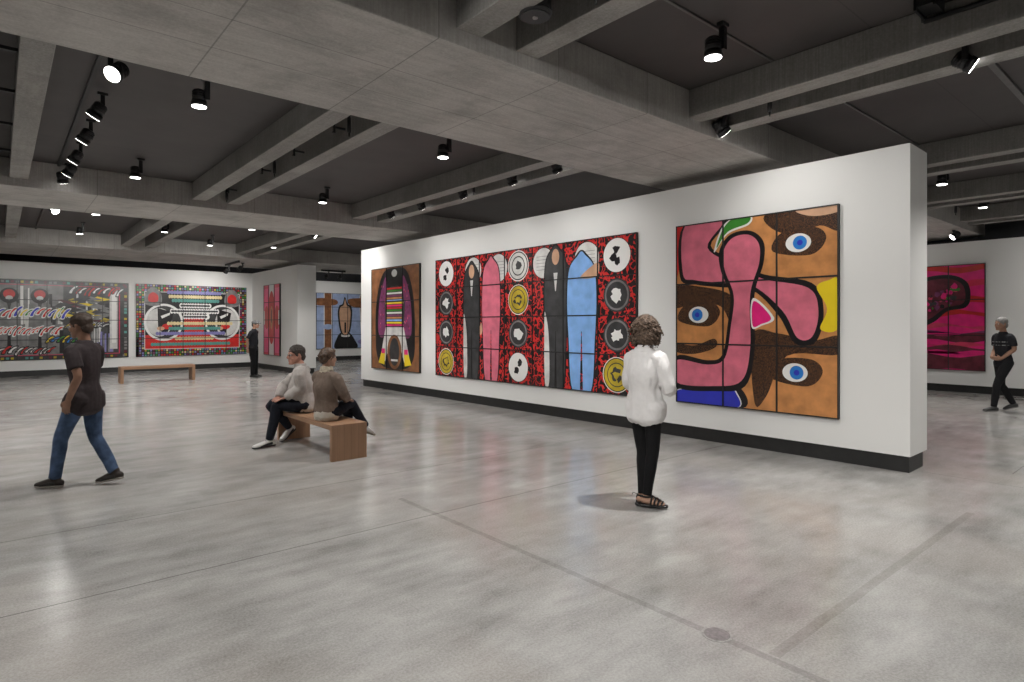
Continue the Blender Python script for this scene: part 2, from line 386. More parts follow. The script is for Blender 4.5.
for (cx, cz, k) in ((1.74,2.12,1), (.36,1.25,-1), (1.70,.52,1)):
    a.blob([(cx-.32,cz-.08),(cx-.2,cz+.15),(cx+.2,cz+.17),(cx+.33,cz+.02),(cx+.15,cz-.16)], 'umber')
    a.ell(cx, cz, .155, .115, 'white'); a.ell(cx+.02*k, cz, .085, .085, 'azure'); a.ell(cx+.02*k, cz, .035, .035, 'blue')
hang_main('wall_artwork', 'nearly square nine-panel picture in orange, pink, green and yellow nearest the wall corner', 'picture', a, 3, 3, 2.925)

# long red and black work
Wb = 5.47
a = Art(Wb, HA); a.rect(0, Wb, 0, HA, 'shards')
q = random.Random(11)
# column boundaries seen in the photo (equal panels)
cw = Wb/7; rh = HA/4
def medal(c, r, kind, seed, dx=0, dz=0, rad=.27):
    x = (c+.5)*cw+dx; z = HA-(r+.5)*rh+dz
    if kind == 'w': a.ell(x, z, rad+.012, rad+.012, 'black'); a.ell(x, z, rad, rad, 'white'); [a.star(x+math.cos(t)*.07, z+math.sin(t)*.10, .09, 11, 'black', seed+int(t*3)) for t in ((0.9, 4.0) if seed % 2 else (1.6, 3.4, 5.0))]
    if kind == 'l': a.ell(x, z, rad+.012, rad+.012, 'black'); a.ell(x, z, rad, rad, 'pale'); [a.rect(x-.18, x+.18, z+dz_-.004, z+dz_+.004, 'grey') for dz_ in (-.12,-.06,0,.06,.12)]
    if kind == 'd': a.ell(x, z, rad, rad, 'charcoal'); a.ell(x, z, rad*.9, rad*.9, 'grey'); a.ell(x, z, rad*.78, rad*.78, 'charcoal'); a.star(x, z, .15, 15, 'white', seed)
    if kind == 'r': a.ell(x, z, rad+.02, rad+.02, 'white'); a.ell(x, z, rad, rad, 'black'); a.ell(x, z, rad*.92, rad*.92, 'pale'); a.ell(x, z, rad*.68, rad*.68, 'black'); a.ell(x, z, rad*.6, rad*.6, 'pale'); a.star(x, z, .11, 11, 'charcoal', seed)
    if kind == 'g': a.ell(x, z, rad+.015, rad+.015, 'white'); a.ell(x, z, rad, rad, 'black'); a.ell(x, z, rad*.94, rad*.94, 'gold'); a.ell(x, z, rad*.72, rad*.72, 'charcoal'); a.ell(x, z, rad*.66, rad*.66, 'gold'); a.star(x, z, .15, 17, 'charcoal', seed); a.star(x, z, .09, 11, 'gold', seed+1)
for r, k in enumerate('wddg'): medal(0, r, k, r+1)
for r, k in enumerate('rgdw'): medal(3, r, k, r+20)
for r, k in enumerate('wddg'): medal(6, r, k, r+40)
medal(1, 0, 'l', 60, .18); medal(2, 0, 'l', 61, .2, .0); medal(4, 0, 'l', 62, -.1); medal(5, 0, 'l', 63, .15)
# four upright banded forms (plain, tapered, round topped)
def stele(x, w, top, cols):
    w2 = w*.62
    for (k, col) in ((.025, 'black'), (0, cols[0])):
        a.blob([(x-w2/2-k, .0), (x-w*.45-k, .9), (x-w/2-k, 1.55), (x-w*.42-k, top-.28), (x-w*.12-k, top-.06+k), (x, top+k), (x+w*.12+k, top-.06+k), (x+w*.42+k, top-.28), (x+w/2+k, 1.55), (x+w*.45+k, .9), (x+w2/2+k, .0)], col)
    a.poly([(x-w*.05, .02), (x-.006, 1.0), (x+.006, 1.0), (x+w*.05, .02)], 'shards' if cols[0] != 'charcoal' else 'black')
    if cols[0] == 'charcoal':
        a.blob([(x-w*.48, .1), (x-w*.5, 1.2), (x-w*.44, 1.3), (x-w*.3, .9), (x-w*.28, .1)], 'pale')
        a.poly([(x-.05, 2.02), (x+.05, 2.02), (x+.01, 1.7), (x-.01, 1.7)], 'pale')
        a.ell(x, top-.20, .09, .14, 'flesh')
stele(1.30, .55, 2.40, ('charcoal',)); stele(1.93, .56, 2.46, ('pink',)); stele(3.72, .56, 2.50, ('charcoal',)); stele(4.33, .66, 2.34, ('sky',))
a.blob([(1.55,1.0),(1.62,1.15),(1.66,1.0),(1.6,.9)], 'flesh'); a.blob([(4.66,1.9),(4.72,2.1),(4.60,2.1),(4.3,1.9)], 'flesh')
hang_main('wall_artwork', 'long red and black panelled picture with round medallions and four upright figures', 'picture', a, 7, 4, 9.10)

# brown work with bright stripes
a = Art(2.28, HA); a.rect(0, 2.28, 0, HA, 'brown')
a.blob([(.2,.9),(.28,1.8),(.6,2.4),(1.15,2.5),(1.7,2.4),(2.0,1.8),(2.08,.9),(2.0,.3),(1.6,.05),(.7,.05),(.3,.3)], 'black')
a.blob([(.35,.95),(.42,1.75),(.75,2.28),(.8,1.2),(.6,.8)], 'violet'); a.blob([(1.93,.95),(1.86,1.75),(1.53,2.28),(1.48,1.2),(1.68,.8)], 'violet')
q = random.Random(5)
for i in range(60):
    x = q.choice((q.uniform(.42,.72), q.uniform(1.56,1.86))); z = q.uniform(1.0,2.1); a.ell(x, z, .016, .03, q.choice(('pink','violet','maroon','rose')), 6)
a.poly([(.72,1.05),(.66,1.6),(.8,1.98),(1.0,2.06),(1.3,2.06),(1.5,1.98),(1.64,1.6),(1.58,1.05)], 'charcoal')
cols_ = ['magenta','yellow','sky','orange','violet','white','green','red']
for i in range(16):
    z = 1.08+i*.06; w = .42 - .06*abs(math.sin(i*.35)); a.rect(1.14-w, 1.14+w, z, z+.042, cols_[i % 8])
a.ell(1.14, 2.25, .13, .2, 'black'); a.ell(1.14, 2.37, .13, .09, 'pale')
a.poly([(.72,1.05),(1.58,1.05),(1.84,.3),(1.6,.2),(1.3,.82),(1.0,.82),(.7,.2),(.46,.3)], 'pale')
a.ell(1.14, .45, .34, .42, 'brown'); a.ell(1.14, .45, .23, .34, 'charcoal'); a.rect(.98,1.3,.22,.27,'white')
a.poly([(.36,.16),(.66,.12),(.7,.5),(.5,.42)], 'yellow'); a.poly([(1.92,.16),(1.62,.12),(1.58,.5),(1.78,.42)], 'yellow')
a.rect(.52,.68,.4,.52,'magenta'); a.rect(1.6,1.76,.4,.52,'magenta')
hang_main('wall_artwork', 'upright brown picture with bright stripes and a dark arch on the long wall', 'picture', a, 3, 3, 12.04)

def back_m(x, y, z=.51): return Matrix.Translation((x, y, z))
# back wall: grey collage of strips with red discs
W1 = 8.0 - .6
a = Art(W1, HA); a.rect(0, W1, 0, HA, 'charcoal'); a.rect(.15, 5.6, .15, 2.4, 'grey')
q = random.Random(21)
for i in range(95):
    x = .15+q.uniform(0, W1-.7); a.rect(x, x+q.uniform(.02,.11), .15+q.uniform(0,1.2), q.uniform(1.5, 2.35), q.choice(('grey','pale','pale','charcoal','white','black')), .3)
for x in (2.0, 2.75, 3.5, 4.25, 5.0):
    a.poly([(x-.3,.3),(x-.27,1.75),(x-.1,1.88),(x+.1,1.88),(x+.27,1.75),(x+.3,.3)], 'grey'); a.poly([(x-.05,.3),(x-.03,1.0),(x+.03,1.0),(x+.05,.3)], 'black'); a.poly([(x-.07,1.86),(x+.07,1.86),(x,1.5)], 'charcoal')
    a.ell(x, 2.02, .23, .24, 'black'); a.ell(x, 2.07, .145, .14, 'red'); a.ell(x, 1.95, .09, .07, 'pale')
for i in range(60):
    x = q.uniform(5.5, 6.8); z = q.uniform(1.0, 2.05); a.poly([(x-q.uniform(.1,.4),z+q.uniform(-.05,.05)),(x-.05,z+q.uniform(.03,.12)),(x+q.uniform(.1,.35),z+q.uniform(-.05,.05)),(x,z-q.uniform(.03,.09))], q.choice(('yellow','gold','charcoal','black','grey','black','maroon','charcoal')))
for i in range(30):
    x = q.uniform(5.4, 6.9); a.rect(x, x+q.uniform(.03,.1), .2, q.uniform(.5,1.1), q.choice(('charcoal','grey','black','lilac')), .3)
a.rect(6.86,7.08,.3,2.3,'pale'); a.rect(6.92,7.04,.5,2.2,'white'); a.rect(7.12,7.15,.15,2.38,'rose'); a.rect(.3,7.15,.14,.16,'rose'); a.rect(.3,7.15,2.36,2.38,'rose')
def scrawl(x0, x1, z, h, cols, seed, edge='white'):
    for grow, one in ((.032, True), (0, False)):
        qq = random.Random(seed); x = x0; n = 0
        while x < x1:
            w = qq.uniform(.07,.15); c = edge if one else cols[n % len(cols)]; z_ = z + qq.uniform(-.04,.04); hh = h*qq.choice((1,.7,.75,1.15)); g_ = grow
            a.blob([(x-g_, z_-hh/2-g_), (x+w*.5, z_-hh/2-g_), (x+w*.75+g_, z_), (x+w+.09+g_, z_+hh/2+g_), (x+w*.5+.08, z_+hh/2+g_), (x+.05-g_, z_)], c, 3); x += w+.015; n += 1
mc = ('red','red','blue','yellow','green','blue')
scrawl(2.5, 5.6, 1.50, .24, mc, 3); scrawl(2.3, 5.5, .93, .22, ('red',), 4); scrawl(5.15, 5.95, .62, .17, ('yellow','azure','green'), 5, 'black'); scrawl(2.3, 5.2, .30, .18, ('white','red','white'), 6, 'black')
scrawl(5.75, 7.15, 2.22, .22, ('white','red','white','red','red'), 2, 'charcoal'); scrawl(6.1, 6.75, 1.12, .12, ('pale',), 7, 'charcoal')
for i in range(62):
    x = .05+i*(W1-.1)/62; a.rect(x, x+.075, HA-.11, HA-.04, q.choice(('maroon','grey','gold','charcoal','teal')), .01); a.rect(x, x+.075, .03, .10, q.choice(('maroon','grey','gold','charcoal','teal')), .01)
for i in range(22):
    z = .05+i*(HA-.1)/22; a.rect(W1-.13, W1-.05, z, z+.08, q.choice(('maroon','grey','gold','charcoal','teal')), .01)
hang('wall_artwork', 'dark grey collage picture with red discs, yellow patches and red scrawls', 'picture', a, 10, 4, back_m(3.41-W1, 24.40))

# back wall: mosaic bordered work
W2 = 3.64
a = Art(W2, HA); a.rect(0, W2, 0, HA, 'black')
q = random.Random(31)
mosaic = ('red','green','gold','lilac','teal','grey','maroon','violet','green','red','grey','cream')
nx = 44; nz = 30
for i in range(nx):
    for j in range(nz):
        if 3 <= i < nx-3 and 3 <= j < nz-3: continue
        x = i*W2/nx; z = j*HA/nz; a.rect(x+.012, x+W2/nx-.012, z+.012, z+HA/nz-.012, q.choice(mosaic), .01)
a.rect(.25, W2-.25, .25, HA-.25, 'white'); a.rect(.27, W2-.27, .27, HA-.27, 'black')
a.rect(.27, W2-.27, .27, .75, 'red'); a.rect(1.5, W2-1.5, .3, 1.4, 'red')
for cx in (.85, W2-.85):
    a.ell(cx, 1.2, .62, .66, 'white'); a.ell(cx, 1.2, .54, .58, 'charcoal'); a.ell(cx-.14 if cx < 1 else cx+.14, 1.2, .40, .5, 'pale')
    a.poly([(cx-.2,1.7),(cx+.3,1.55),(cx+.22,1.1),(cx+.05,.7),(cx-.18,1.0)], 'black'); a.poly([(cx-.1,1.42),(cx+.2,1.55),(cx+.18,1.46),(cx-.06,1.33)], 'white')
    a.ell(cx+.1, 1.05, .16, .1, 'red'); a.ell(cx-.1, .98, .12, .07, 'flesh')
for cx in (.52, W2-.52):
    a.blob([(cx-.22,1.82),(cx-.24,2.2),(cx,2.44),(cx+.24,2.2),(cx+.22,1.82)], 'grey'); a.blob([(cx-.13,1.93),(cx-.14,2.15),(cx,2.25),(cx+.14,2.15),(cx+.13,1.93)], 'red')
def stripe(z, x0, x1, col, h=.12):
    x = x0
    while x < x1:
        w = q.uniform(.06,.11); a.ell(x+w/2, z, w*.62, h*.55, col, 10); x += w
stripe(2.27,.95,W2-.9,'lilac'); stripe(2.12,1.0,W2-.95,'cream'); stripe(1.98,1.1,W2-1.05,'teal')
for zz, x0, x1 in ((1.80,1.35,2.3),(1.60,1.05,2.6),(1.40,1.45,2.25)): stripe(zz,x0,x1,'white',.17); 
for zz, x0, x1 in ((1.80,1.38,2.28),(1.60,1.08,2.58),(1.40,1.48,2.22)): stripe(zz,x0,x1,'charcoal',.07)
stripe(1.16,.95,W2-.55,'cream'); stripe(.98,1.0,W2-.95,'teal'); stripe(.80,.6,W2-.8,'lilac'); stripe(.62,1.2,W2-1.2,'cream'); stripe(.42,.45,W2-.6,'teal')
hang('wall_artwork', 'picture with a multicoloured mosaic border and two large white discs', 'picture', a, 5, 4, back_m(3.63, 24.40))

# pink upright work on the return wall
a = Art(1.65, HA); a.rect(0,1.65,0,HA,'hotpink'); a.rect(0,.5,0,HA,'crimson'); a.rect(.03,.47,.1,2.4,'hotpink'); a.rect(1.12,1.65,0,HA,'crimson'); a.rect(1.15,1.6,.1,2.4,'hotpink')
a.rect(.58,1.04,0,HA,'white'); a.ell(.81,1.35,.34,.95,'red'); a.ell(.30,1.35,.24,.42,'red'); a.ell(1.36,1.35,.24,.42,'red'); a.rect(1.5,1.62,1.1,1.6,'white'); a.rect(.02,.1,1.1,1.6,'white')
a.ell(.81,1.35,.13,.42,'orange'); a.ell(.81,1.4,.06,.26,'maroon'); a.rect(.5,.54,0,HA,'black'); a.rect(1.08,1.12,0,HA,'black')
mt = Matrix(((0,1,0,7.5),(-1,0,0,22.93),(0,0,1,.53),(0,0,0,1)))
hang('wall_artwork', 'narrow upright pink and red picture with a white centre stripe', 'picture', a, [.52, 1.10], 4, mt)

# blue work with brown bars on the far wall
a = Art(3.0, HA); a.rect(0,3.0,0,HA,'periwinkle')
a.rect(.35,.75,0,HA,'white'); a.rect(.39,.71,0,HA,'brown'); a.blob([(.0,1.98),(0,2.28),(.9,2.24),(.92,2.0)], 'brown'); a.ell(.55,1.0,.24,.12,'periwinkle')
a.blob([(2.2,.4),(2.12,1.4),(2.12,HA),(2.62,HA),(2.62,1.4),(2.55,.4),(2.38,.22)], 'white'); a.blob([(2.24,.42),(2.16,1.4),(2.16,HA),(2.58,HA),(2.58,1.4),(2.51,.42),(2.38,.26)], 'brown')
a.blob([(1.6,2.0),(1.62,2.3),(3.0,2.3),(3.0,1.92),(2.0,1.9)], 'brown')
a.blob([(.9,0),(.98,.5),(1.2,.75),(1.55,.75),(1.85,.4),(1.95,0)], 'black'); a.blob([(1.2,.55),(1.25,.72),(1.5,.72),(1.6,.55)], 'white')
a.blob([(1.18,.7),(1.02,1.5),(1.08,1.95),(1.25,2.05),(1.36,2.38),(1.5,2.05),(1.68,1.95),(1.72,1.5),(1.58,.7)], 'black'); a.blob([(1.24,.72),(1.1,1.5),(1.14,1.88),(1.3,2.0),(1.37,2.28),(1.45,2.0),(1.6,1.88),(1.64,1.5),(1.52,.72)], 'flesh')
a.rect(1.34,1.42,.72,1.2,'black'); a.ell(2.3,.3,.3,.12,'lilac')
hang('wall_artwork', 'light blue picture with heavy brown crossing bars in the gap beyond the long wall', 'picture', a, 4, 4, back_m(10.85, 26.40, .53))

# magenta work on the right wall
Wm = 2.88
a = Art(Wm, HA); a.rect(0,Wm,0,HA,'magenta')
for i, (z, h, col) in enumerate(((2.44,.14,'red'),(2.05,.14,'crimson'),(1.66,.16,'red'),(1.36,.12,'red'),(1.05,.08,'rose'),(.90,.05,'violet'),(.78,.16,'maroon'),(.60,.07,'rose'),(.50,.12,'maroon'),(.42,.04,'magenta'),(.17,.36,'maroon'))):
    pts = [(Wm*k/12, z-h/2+.05*math.sin(k*1.1+i)) for k in range(13)] + [(Wm*(12-k)/12, z+h/2+.05*math.sin((12-k)*1.1+i*1.3)) for k in range(13)]
    a.poly(pts, col)
a.blob([(1.05,1.10),(1.15,1.7),(1.55,2.2),(2.15,2.30),(2.52,2.12),(2.60,1.75),(2.50,1.50),(2.15,1.42),(1.85,1.15),(1.45,1.0)], 'black')
a.blob([(1.15,1.16),(1.25,1.68),(1.62,2.12),(2.12,2.21),(2.43,2.06),(2.50,1.75),(2.42,1.58),(2.1,1.50),(1.78,1.24),(1.42,1.10)], 'maroon')
q = random.Random(8)
for i in range(60):
    t = q.uniform(0,1); x = 1.45+.95*t+q.uniform(-.1,.05); z = 1.45+.40*t+q.uniform(-.2,.22); a.star(x, z, q.uniform(.03,.10), 8, q.choice(('rose','maroon','green','charcoal','crimson','magenta','black','violet')), i)
mt = Matrix(((0,1,0,17.6),(-1,0,0,3.67+Wm),(0,0,1,.53),(0,0,0,1)))
hang('wall_artwork', 'magenta and red picture with a dark curled shape and wavy bands', 'picture', a, 4, 3, mt)

# ------------------------------------------------------------------ lamps
E_DOWN, E_SPOT = 272, 180
def aim_quat(d): return V(d).normalized().to_track_quat('-Z', 'Y')
def fixture(lens, aim, top, kind='down', label='', power=100, cone=100, group=None, lit=True, blend=.8, scale=1.0, shaft=None):
    lens = V(lens); aim = V(aim).normalized()
    nm = 'track_spotlight' if kind == 'spot' else 'downlight'
    root = empty(nm, (lens.x, lens.y, top), label, 'ceiling light', group)
    o = lens - V((lens.x, lens.y, top)); r = .072*scale; L = .17*scale
    b = o - aim*L
    bm = bmesh.new()
    cyl(bm, o-aim*.05, o+aim*.004, r*1.03, r*1.12, 20); cyl(bm, b+aim*.02, o-aim*.05, r*.92, r*.92, 20); cyl(bm, b, b+aim*.02, r*.6, r*.92, 20)
    for k in range(3): cyl(bm, b+aim*(.03+.022*k), b+aim*(.038+.022*k), r*.99, r*.99, 20)
    build('lamp_body', bm, M['metal_black'], root)
    bm = bmesh.new()
    s = V((aim.y, -aim.x, 0)) if abs(aim.z) < .97 else V((.76, -.65, 0)); s.normalize()
    off = s*(r*1.15)
    c = b + aim*L*.45
    cyl(bm, c + s*r*.8, c + off*1.1, .022, .022, 12)
    if kind == 'spot':
        box(bm, c.x+off.x-.02, c.x+off.x+.02, c.y+off.y-.02, c.y+off.y+.02, c.z-.03, -.0)
    else:
        box(bm, c.x+off.x-.024, c.x+off.x+.024, c.y+off.y-.024, c.y+off.y+.024, c.z-.03, c.z+.16)
        cyl(bm, (c.x+off.x, c.y+off.y, c.z+.1), (c.x+off.x, c.y+off.y, 0), .014, .014, 10)
    build('bracket', bm, M['metal_black'], root)
    bm = bmesh.new(); box(bm, c.x+off.x-.05, c.x+off.x+.05, c.y+off.y-.03, c.y+off.y+.03, -.03, 0, bev=.004); build('track_adaptor', bm, M['metal_black'], root)
    bm = bmesh.new(); cyl(bm, o+aim*.0045, o+aim*.008, r*.98, r*.98, 24)
    build('lens', bm, M['lens'] if lit else M['metal_black'], root)
    if power:
        ld = bpy.data.lights.new('lamp', 'SPOT'); ld.energy = power; ld.spot_size = math.radians(cone); ld.spot_blend = blend; ld.shadow_soft_size = .06
        ld.color = (1, .972, .935)
        lo = bpy.data.objects.new('lamp', ld); C.objects.link(lo); lo.parent = root; lo.location = o + aim*.02
        lo.rotation_mode = 'QUATERNION'; lo.rotation_quaternion = aim_quat(aim)
    return root
ZL = 3.90
downs = [((1.60,6.94),'downlight hanging nearest, left of the paired beams, above the walking figure'),
 ((1.62,10.93),'second downlight from the camera in the left ceiling bay'),
 ((4.62,10.92),'downlight in the middle bay, second from the camera, beyond the near cross beam'),
 ((4.62,6.91),'downlight just past the wide near cross beam, above the seated couple'),
 ((4.65,2.84),'large downlight on a grey track above the standing woman'),
 ((1.54,15.13),'downlight peeping under the second cross beam on the left'),
 ((1.56,18.6),'unlit-looking small downlight deep in the left bay before the back wall'),
 ((3.12,16.9),'small downlight between the far pair of left beams, nearer one'),
 ((4.64,15.12),'downlight peeping under the second cross beam in the middle'),
 ((4.64,18.9),'small downlight deep in the middle bay before the back wall'),
 ((6.2,18.2),'small downlight between the far right pair of beams'),
 ((11.69,3.01),'downlight seen just past the end of the long wall'),
 ((14.61,3.09),'farther downlight seen past the end of the long wall'),
 ]
for (x, y), lab in downs:
    top = ZC
    fixture((x, y, ZL), (0,0,-1), top, 'down', lab, E_DOWN*(1.5 if 'standing woman' in lab else 1), 118, 'downlights hanging in the ceiling bays')
# unseen fixtures of the same installation, behind the camera and in the side room
for (x, y) in ((1.6,2.84),(-1.5,2.84),(-1.5,6.94),(-1.5,10.93),(-1.5,15.1),(-1.5,19),(1.6,-1.2),(4.65,-1.2),(-1.5,-1.2),(8.2,-1.2),(8.3,.9),(11.7,-1.2),(14.6,-1.2),
               (11.7,8),(14.8,8),(11.7,11.5),(14.8,15),(11.7,16),(14.6,19.5),(9.6,10),(9.6,18.8)):
    fixture((x, y, ZL), (0,0,-1), ZC, 'down', 'downlight of the ceiling grid outside the picture', E_DOWN, 118, 'downlights outside the picture')
# track on the left with its angled spots
def bar(name, label, a_, b_, w=.02, h=.02, m='metal_black', cat='lighting track', group=None):
    bm = bmesh.new(); a_ = V(a_); b_ = V(b_)
    box(bm, min(a_.x,b_.x)-w*(a_.x==b_.x), max(a_.x,b_.x)+w*(a_.x==b_.x), min(a_.y,b_.y)-w*(a_.y==b_.y), max(a_.y,b_.y)+w*(a_.y==b_.y), a_.z-h, a_.z+h, bev=.003)
    return tag(build(name, bm, M[m]), label, cat, group)
bar('lighting_track', 'black lighting track carrying the row of angled spots at upper left', (.74,5.82,4.17), (.74,12.08,4.17))
bar('lighting_track', 'black lighting track above the twin bright spots by the second cross beam', (.76,14.12,4.17), (.76,20.38,4.17))
bar('lighting_track', 'black track hidden between the paired beams, lighting the long wall', (6.18,5.82,4.12), (6.18,12.08,4.12))
bar('lighting_track', 'short black track beside the round drum at top centre', (2.965,-2.4,4.03), (2.965,3.78,4.03))
bar('lighting_track', 'black track between the farthest right pair of beams', (6.18,14.12,4.12), (6.18,20.38,4.12))
bar('lighting_track', 'thin grey track crossing the upper right ceiling, carrying the large downlight', (3.55,2.86,4.18), (5.72,2.86,4.18), .012, .01, 'metal_grey')
bar('lighting_track', 'grey track crossing the ceiling above the tilted spotlight', (6.62,1.50,4.175), (10.0,1.50,4.175), .03, .018, 'metal_grey')
bar('lighting_track', 'dark track crossing the ceiling behind the corner of the long wall', (6.62,2.86,4.18), (9.99,2.86,4.18), .012, .01, 'metal_grey')
spl = ['largest, dazzling angled spot at the head of the left track', 'second angled spot along the left track', 'third angled spot along the left track', 'fourth angled spot along the left track', 'fifth angled spot along the left track', 'last angled spot on the left track, seen dark from behind']
for (y, lab, ln, aim) in zip((6.45,7.9,9.05,10.25,11.2,11.85), spl, (3.86,)*6, ((-.55,-.50,-.62),(-.46,.30,-.8),(-.46,.34,-.8),(-.46,.34,-.8),(-.46,.34,-.8),(.2,.45,-1))):
    fixture((.78, y, ln), aim, 4.15, 'spot', lab, E_SPOT, 75, 'angled spots on the left track')
for (x, y, lab, aim) in ((.80,14.4,'left one of the twin bright spots under the second cross beam',(.5,-.8,-.7)), (.86,14.9,'right one of the twin bright spots under the second cross beam',(.5,-.8,-.6))):
    fixture((x, y, 3.86), aim, 4.15, 'spot', lab, E_SPOT*.6, 75, 'twin bright spots')
wl = ['dark wall-facing spot between the paired beams, %s' % s for s in ('farthest of five', 'fourth from the wide cross beam', 'middle of five', 'second from the wide cross beam', 'nearest the wide cross beam')]
for y, lab in zip((11.15, 9.98, 8.62, 7.3, 6.3), wl):
    fixture((6.2, y, 3.85), (.9, .2, -1.15), 4.10, 'spot', lab, E_SPOT*.26, 118, 'dark spots lighting the long wall')
fixture((6.3, 3.70, 3.80), (.9, -.35, -1.0), 4.16, 'spot', 'black spot tucked where the beams meet, above the artwork nearest the corner', E_SPOT*.30, 125)
fixture((6.42, 1.42, 3.86), (.33, -.76, -.56), 4.15, 'spot', 'tilted bright spotlight hanging at upper right', E_SPOT*.6, 90)
fixture((6.12, 14.9, 3.86), (.8,-.5,-.7), 4.10, 'spot', 'small bright spot under the second cross beam before the long wall', E_SPOT*.5, 100)
fixture((6.12, 14.2, 3.86), (.9,.2,-.9), 4.10, 'spot', 'small dark spot beside the bright one before the long wall', E_SPOT*.4, 100)
for (x, y, lab) in ((6.05,22.6,'left spot on the short bar before the mosaic-bordered picture'),(6.15,21.4,'right spot on the short bar before the mosaic-bordered picture')):
    fixture((x, y, 3.46), (-.2, .9, -.6), 3.70, 'spot', lab, E_SPOT*.45, 120)
bar('lighting_track', 'short black bar below the far soffit before the mosaic-bordered picture', (6.1,21.2,3.72), (6.1,22.8,3.72), .02, .035)
for (x, y, lab) in ((9.7,22.6,'left spot on the bar before the light blue picture'),(10.25,22.6,'right spot on the bar before the light blue picture')):
    fixture((x, y, 3.46), (.25, .95, -.55), 3.70, 'spot', lab, E_SPOT*.5, 120)
bar('lighting_track', 'short black bar below the far soffit before the light blue picture', (9.5,22.6,3.72), (10.5,22.6,3.72), .02, .035)
fixture((16.3, 4.0, 3.58), (-.4, .5, -.5), 3.745, 'spot', 'black spot under the soffit past the end of the long wall', E_SPOT*.3, 110)
# fill spots added to brighten the walls (outside the frame or hidden by beams)
for x in (-4.5, -1.9, 1.2, 2.3, 4.3, 5.3):
    fixture((x, 14.75, 4.03), (0, .96, -.29), ZC, 'spot', 'added back wall spot hidden behind the second cross beam', E_SPOT*2.4, 46, 'added hidden back wall spots', blend=1, scale=.8)
for k, (x, y, ty) in enumerate(((1.04,6.08,6.6),(1.31,6.08,8.6),(1.58,6.08,10.8),(1.9,14.4,10.2),(2.1,14.4,12.3),(2.3,14.4,14.4))):
    zl = 3.94 if y < 7 else 4.02; d = V((7.5-x, ty-y, 1.5-zl)); fixture((x, y, zl), d, ZC, 'spot', 'added main wall spot tucked out of sight behind a cross beam', E_SPOT*2.9, 29, 'added hidden main wall spots', blend=1, scale=.8)  # added lamps, kept out of view, to even the main wall wash
for y in (-1, 1.6, 6.5, 9):
    fixture((15.2, y, 3.9), (.9, 0, -.6), ZC, 'spot', 'added spot lighting the right wall from outside the picture', E_SPOT*.8, 100, 'added right wall spots', blend=1)  # added lamps, unseen, to lift the right wall
fixture((4.0, 14.9, 4.03), (.42, .9, -.32), ZC, 'spot', 'added hidden spot lighting the pink picture wall', E_SPOT*1.9, 34, blend=1, scale=.8)
fixture((11.5, 14.9, 4.0), (0, .95, -.24), ZC, 'spot', 'added hidden spot lighting the far wall', E_SPOT*2.6, 44, blend=1, scale=.8)  # this and the pink wall spot are added, unseen fill
# near the camera: added fill aimed at the main wall from the unseen left part of the room
for (x, y) in ((.78,2.6),(.78,1.2),(.78,-.8),(-1.9,1.4),(-1.9,9)):
    fixture((x, y, 3.9), (1, .18, -.42), 4.15, 'spot', 'added main wall spot outside the picture', E_SPOT*1.1, 70, 'added main wall spots outside the picture')

# recessed drums (speakers) between beams
def drum(x, y, zb, label, r=.12):
    root = empty('ceiling_speaker', (x, y, 4.16), label, 'speaker'); h = zb-4.16
    bm = bmesh.new(); cyl(bm, (0,0,0), (0,0,h), r, r*1.02, 28); cyl(bm, (0,0,h+.02), (0,0,h+.03), r*1.1, r*1.1, 28); build('speaker_body', bm, M['metal_black'], root)
    bm = bmesh.new(); cyl(bm, (0,0,h-.001), (0,0,h-.008), r*.9, r*.9, 28); build('speaker_grille', bm, M['grille'], root)
    bm = bmesh.new(); cyl(bm, (0,0,h-.008), (0,0,h-.016), .02, .02, 12); build('centre_cone', bm, M['steel'], root)
drum(2.99, 3.27, 3.87, 'round black drum between the paired beams at top centre', .115)
drum(6.05, 9.3, 3.93, 'round dark drum between the paired beams above the long red picture', .10)
# sprinkler drops and brackets
def drop(x, y, label, zb=3.84, group='sprinkler drops'):
    bm = bmesh.new(); cyl(bm, (0,0,0), (0,0,-.12), .018, .018, 10); cyl(bm, (0,0,-.12), (0,0,zb-4.18+.05), .024, .024, 12); cyl(bm, (0,0,zb-4.18+.05), (0,0,zb-4.18), .012, .008, 8); cyl(bm, (0,0,-.012), (0,0,0), .05, .05, 16)
    o = build('sprinkler_drop', bm, M['metal_black']); o.location = (x, y, 4.192); return tag(o, label, 'sprinkler', group)
drop(3.18, 6.75, 'black sprinkler drop between the paired beams, nearest the wide cross beam'); drop(3.18, 9.3, 'black sprinkler drop between the paired beams, middle one'); drop(3.18, 11.8, 'black sprinkler drop between the paired beams, beside the second cross beam')
drop(3.18, 2.85, 'black sprinkler drop beside the round drum at top centre'); drop(6.25, 3.15, 'sprinkler drop below the paired beams above the artwork nearest the corner', 3.82); drop(6.25,8.4,'sprinkler drop among the dark wall-facing spots'); drop(14.9,4.6-1,'sprinkler drop past the end of the long wall')
def bracket(x, y, label):
    bm = bmesh.new(); box(bm, -.01, .14, -.012, .012, -.012, .012); box(bm, -.01, .01, -.012, .012, -.07, .07); cyl(bm, (.0,0,-.05), (0,.05,-.05), .012, .012, 8)
    o = build('pipe_bracket', bm, M['metal_black']); o.location = (x, y, 4.03); return tag(o, label, 'bracket', 'pipe brackets between the beams')
for y, l_ in ((7.05,'nearest the wide cross beam'),(8.37,'in the middle'),(9.71,'third along'),(11.5,'beside the second cross beam')): bracket(3.13, y, 'small black bracket on the beam face, '+l_)
bm = bmesh.new(); cyl(bm, (2.926, 5.80, 3.96), (2.926, 12.101, 3.96), .018, .018, 10)
tag(build('conduit', bm, M['metal_black']), 'black conduit running along the inner face of the left paired beam', 'pipe')
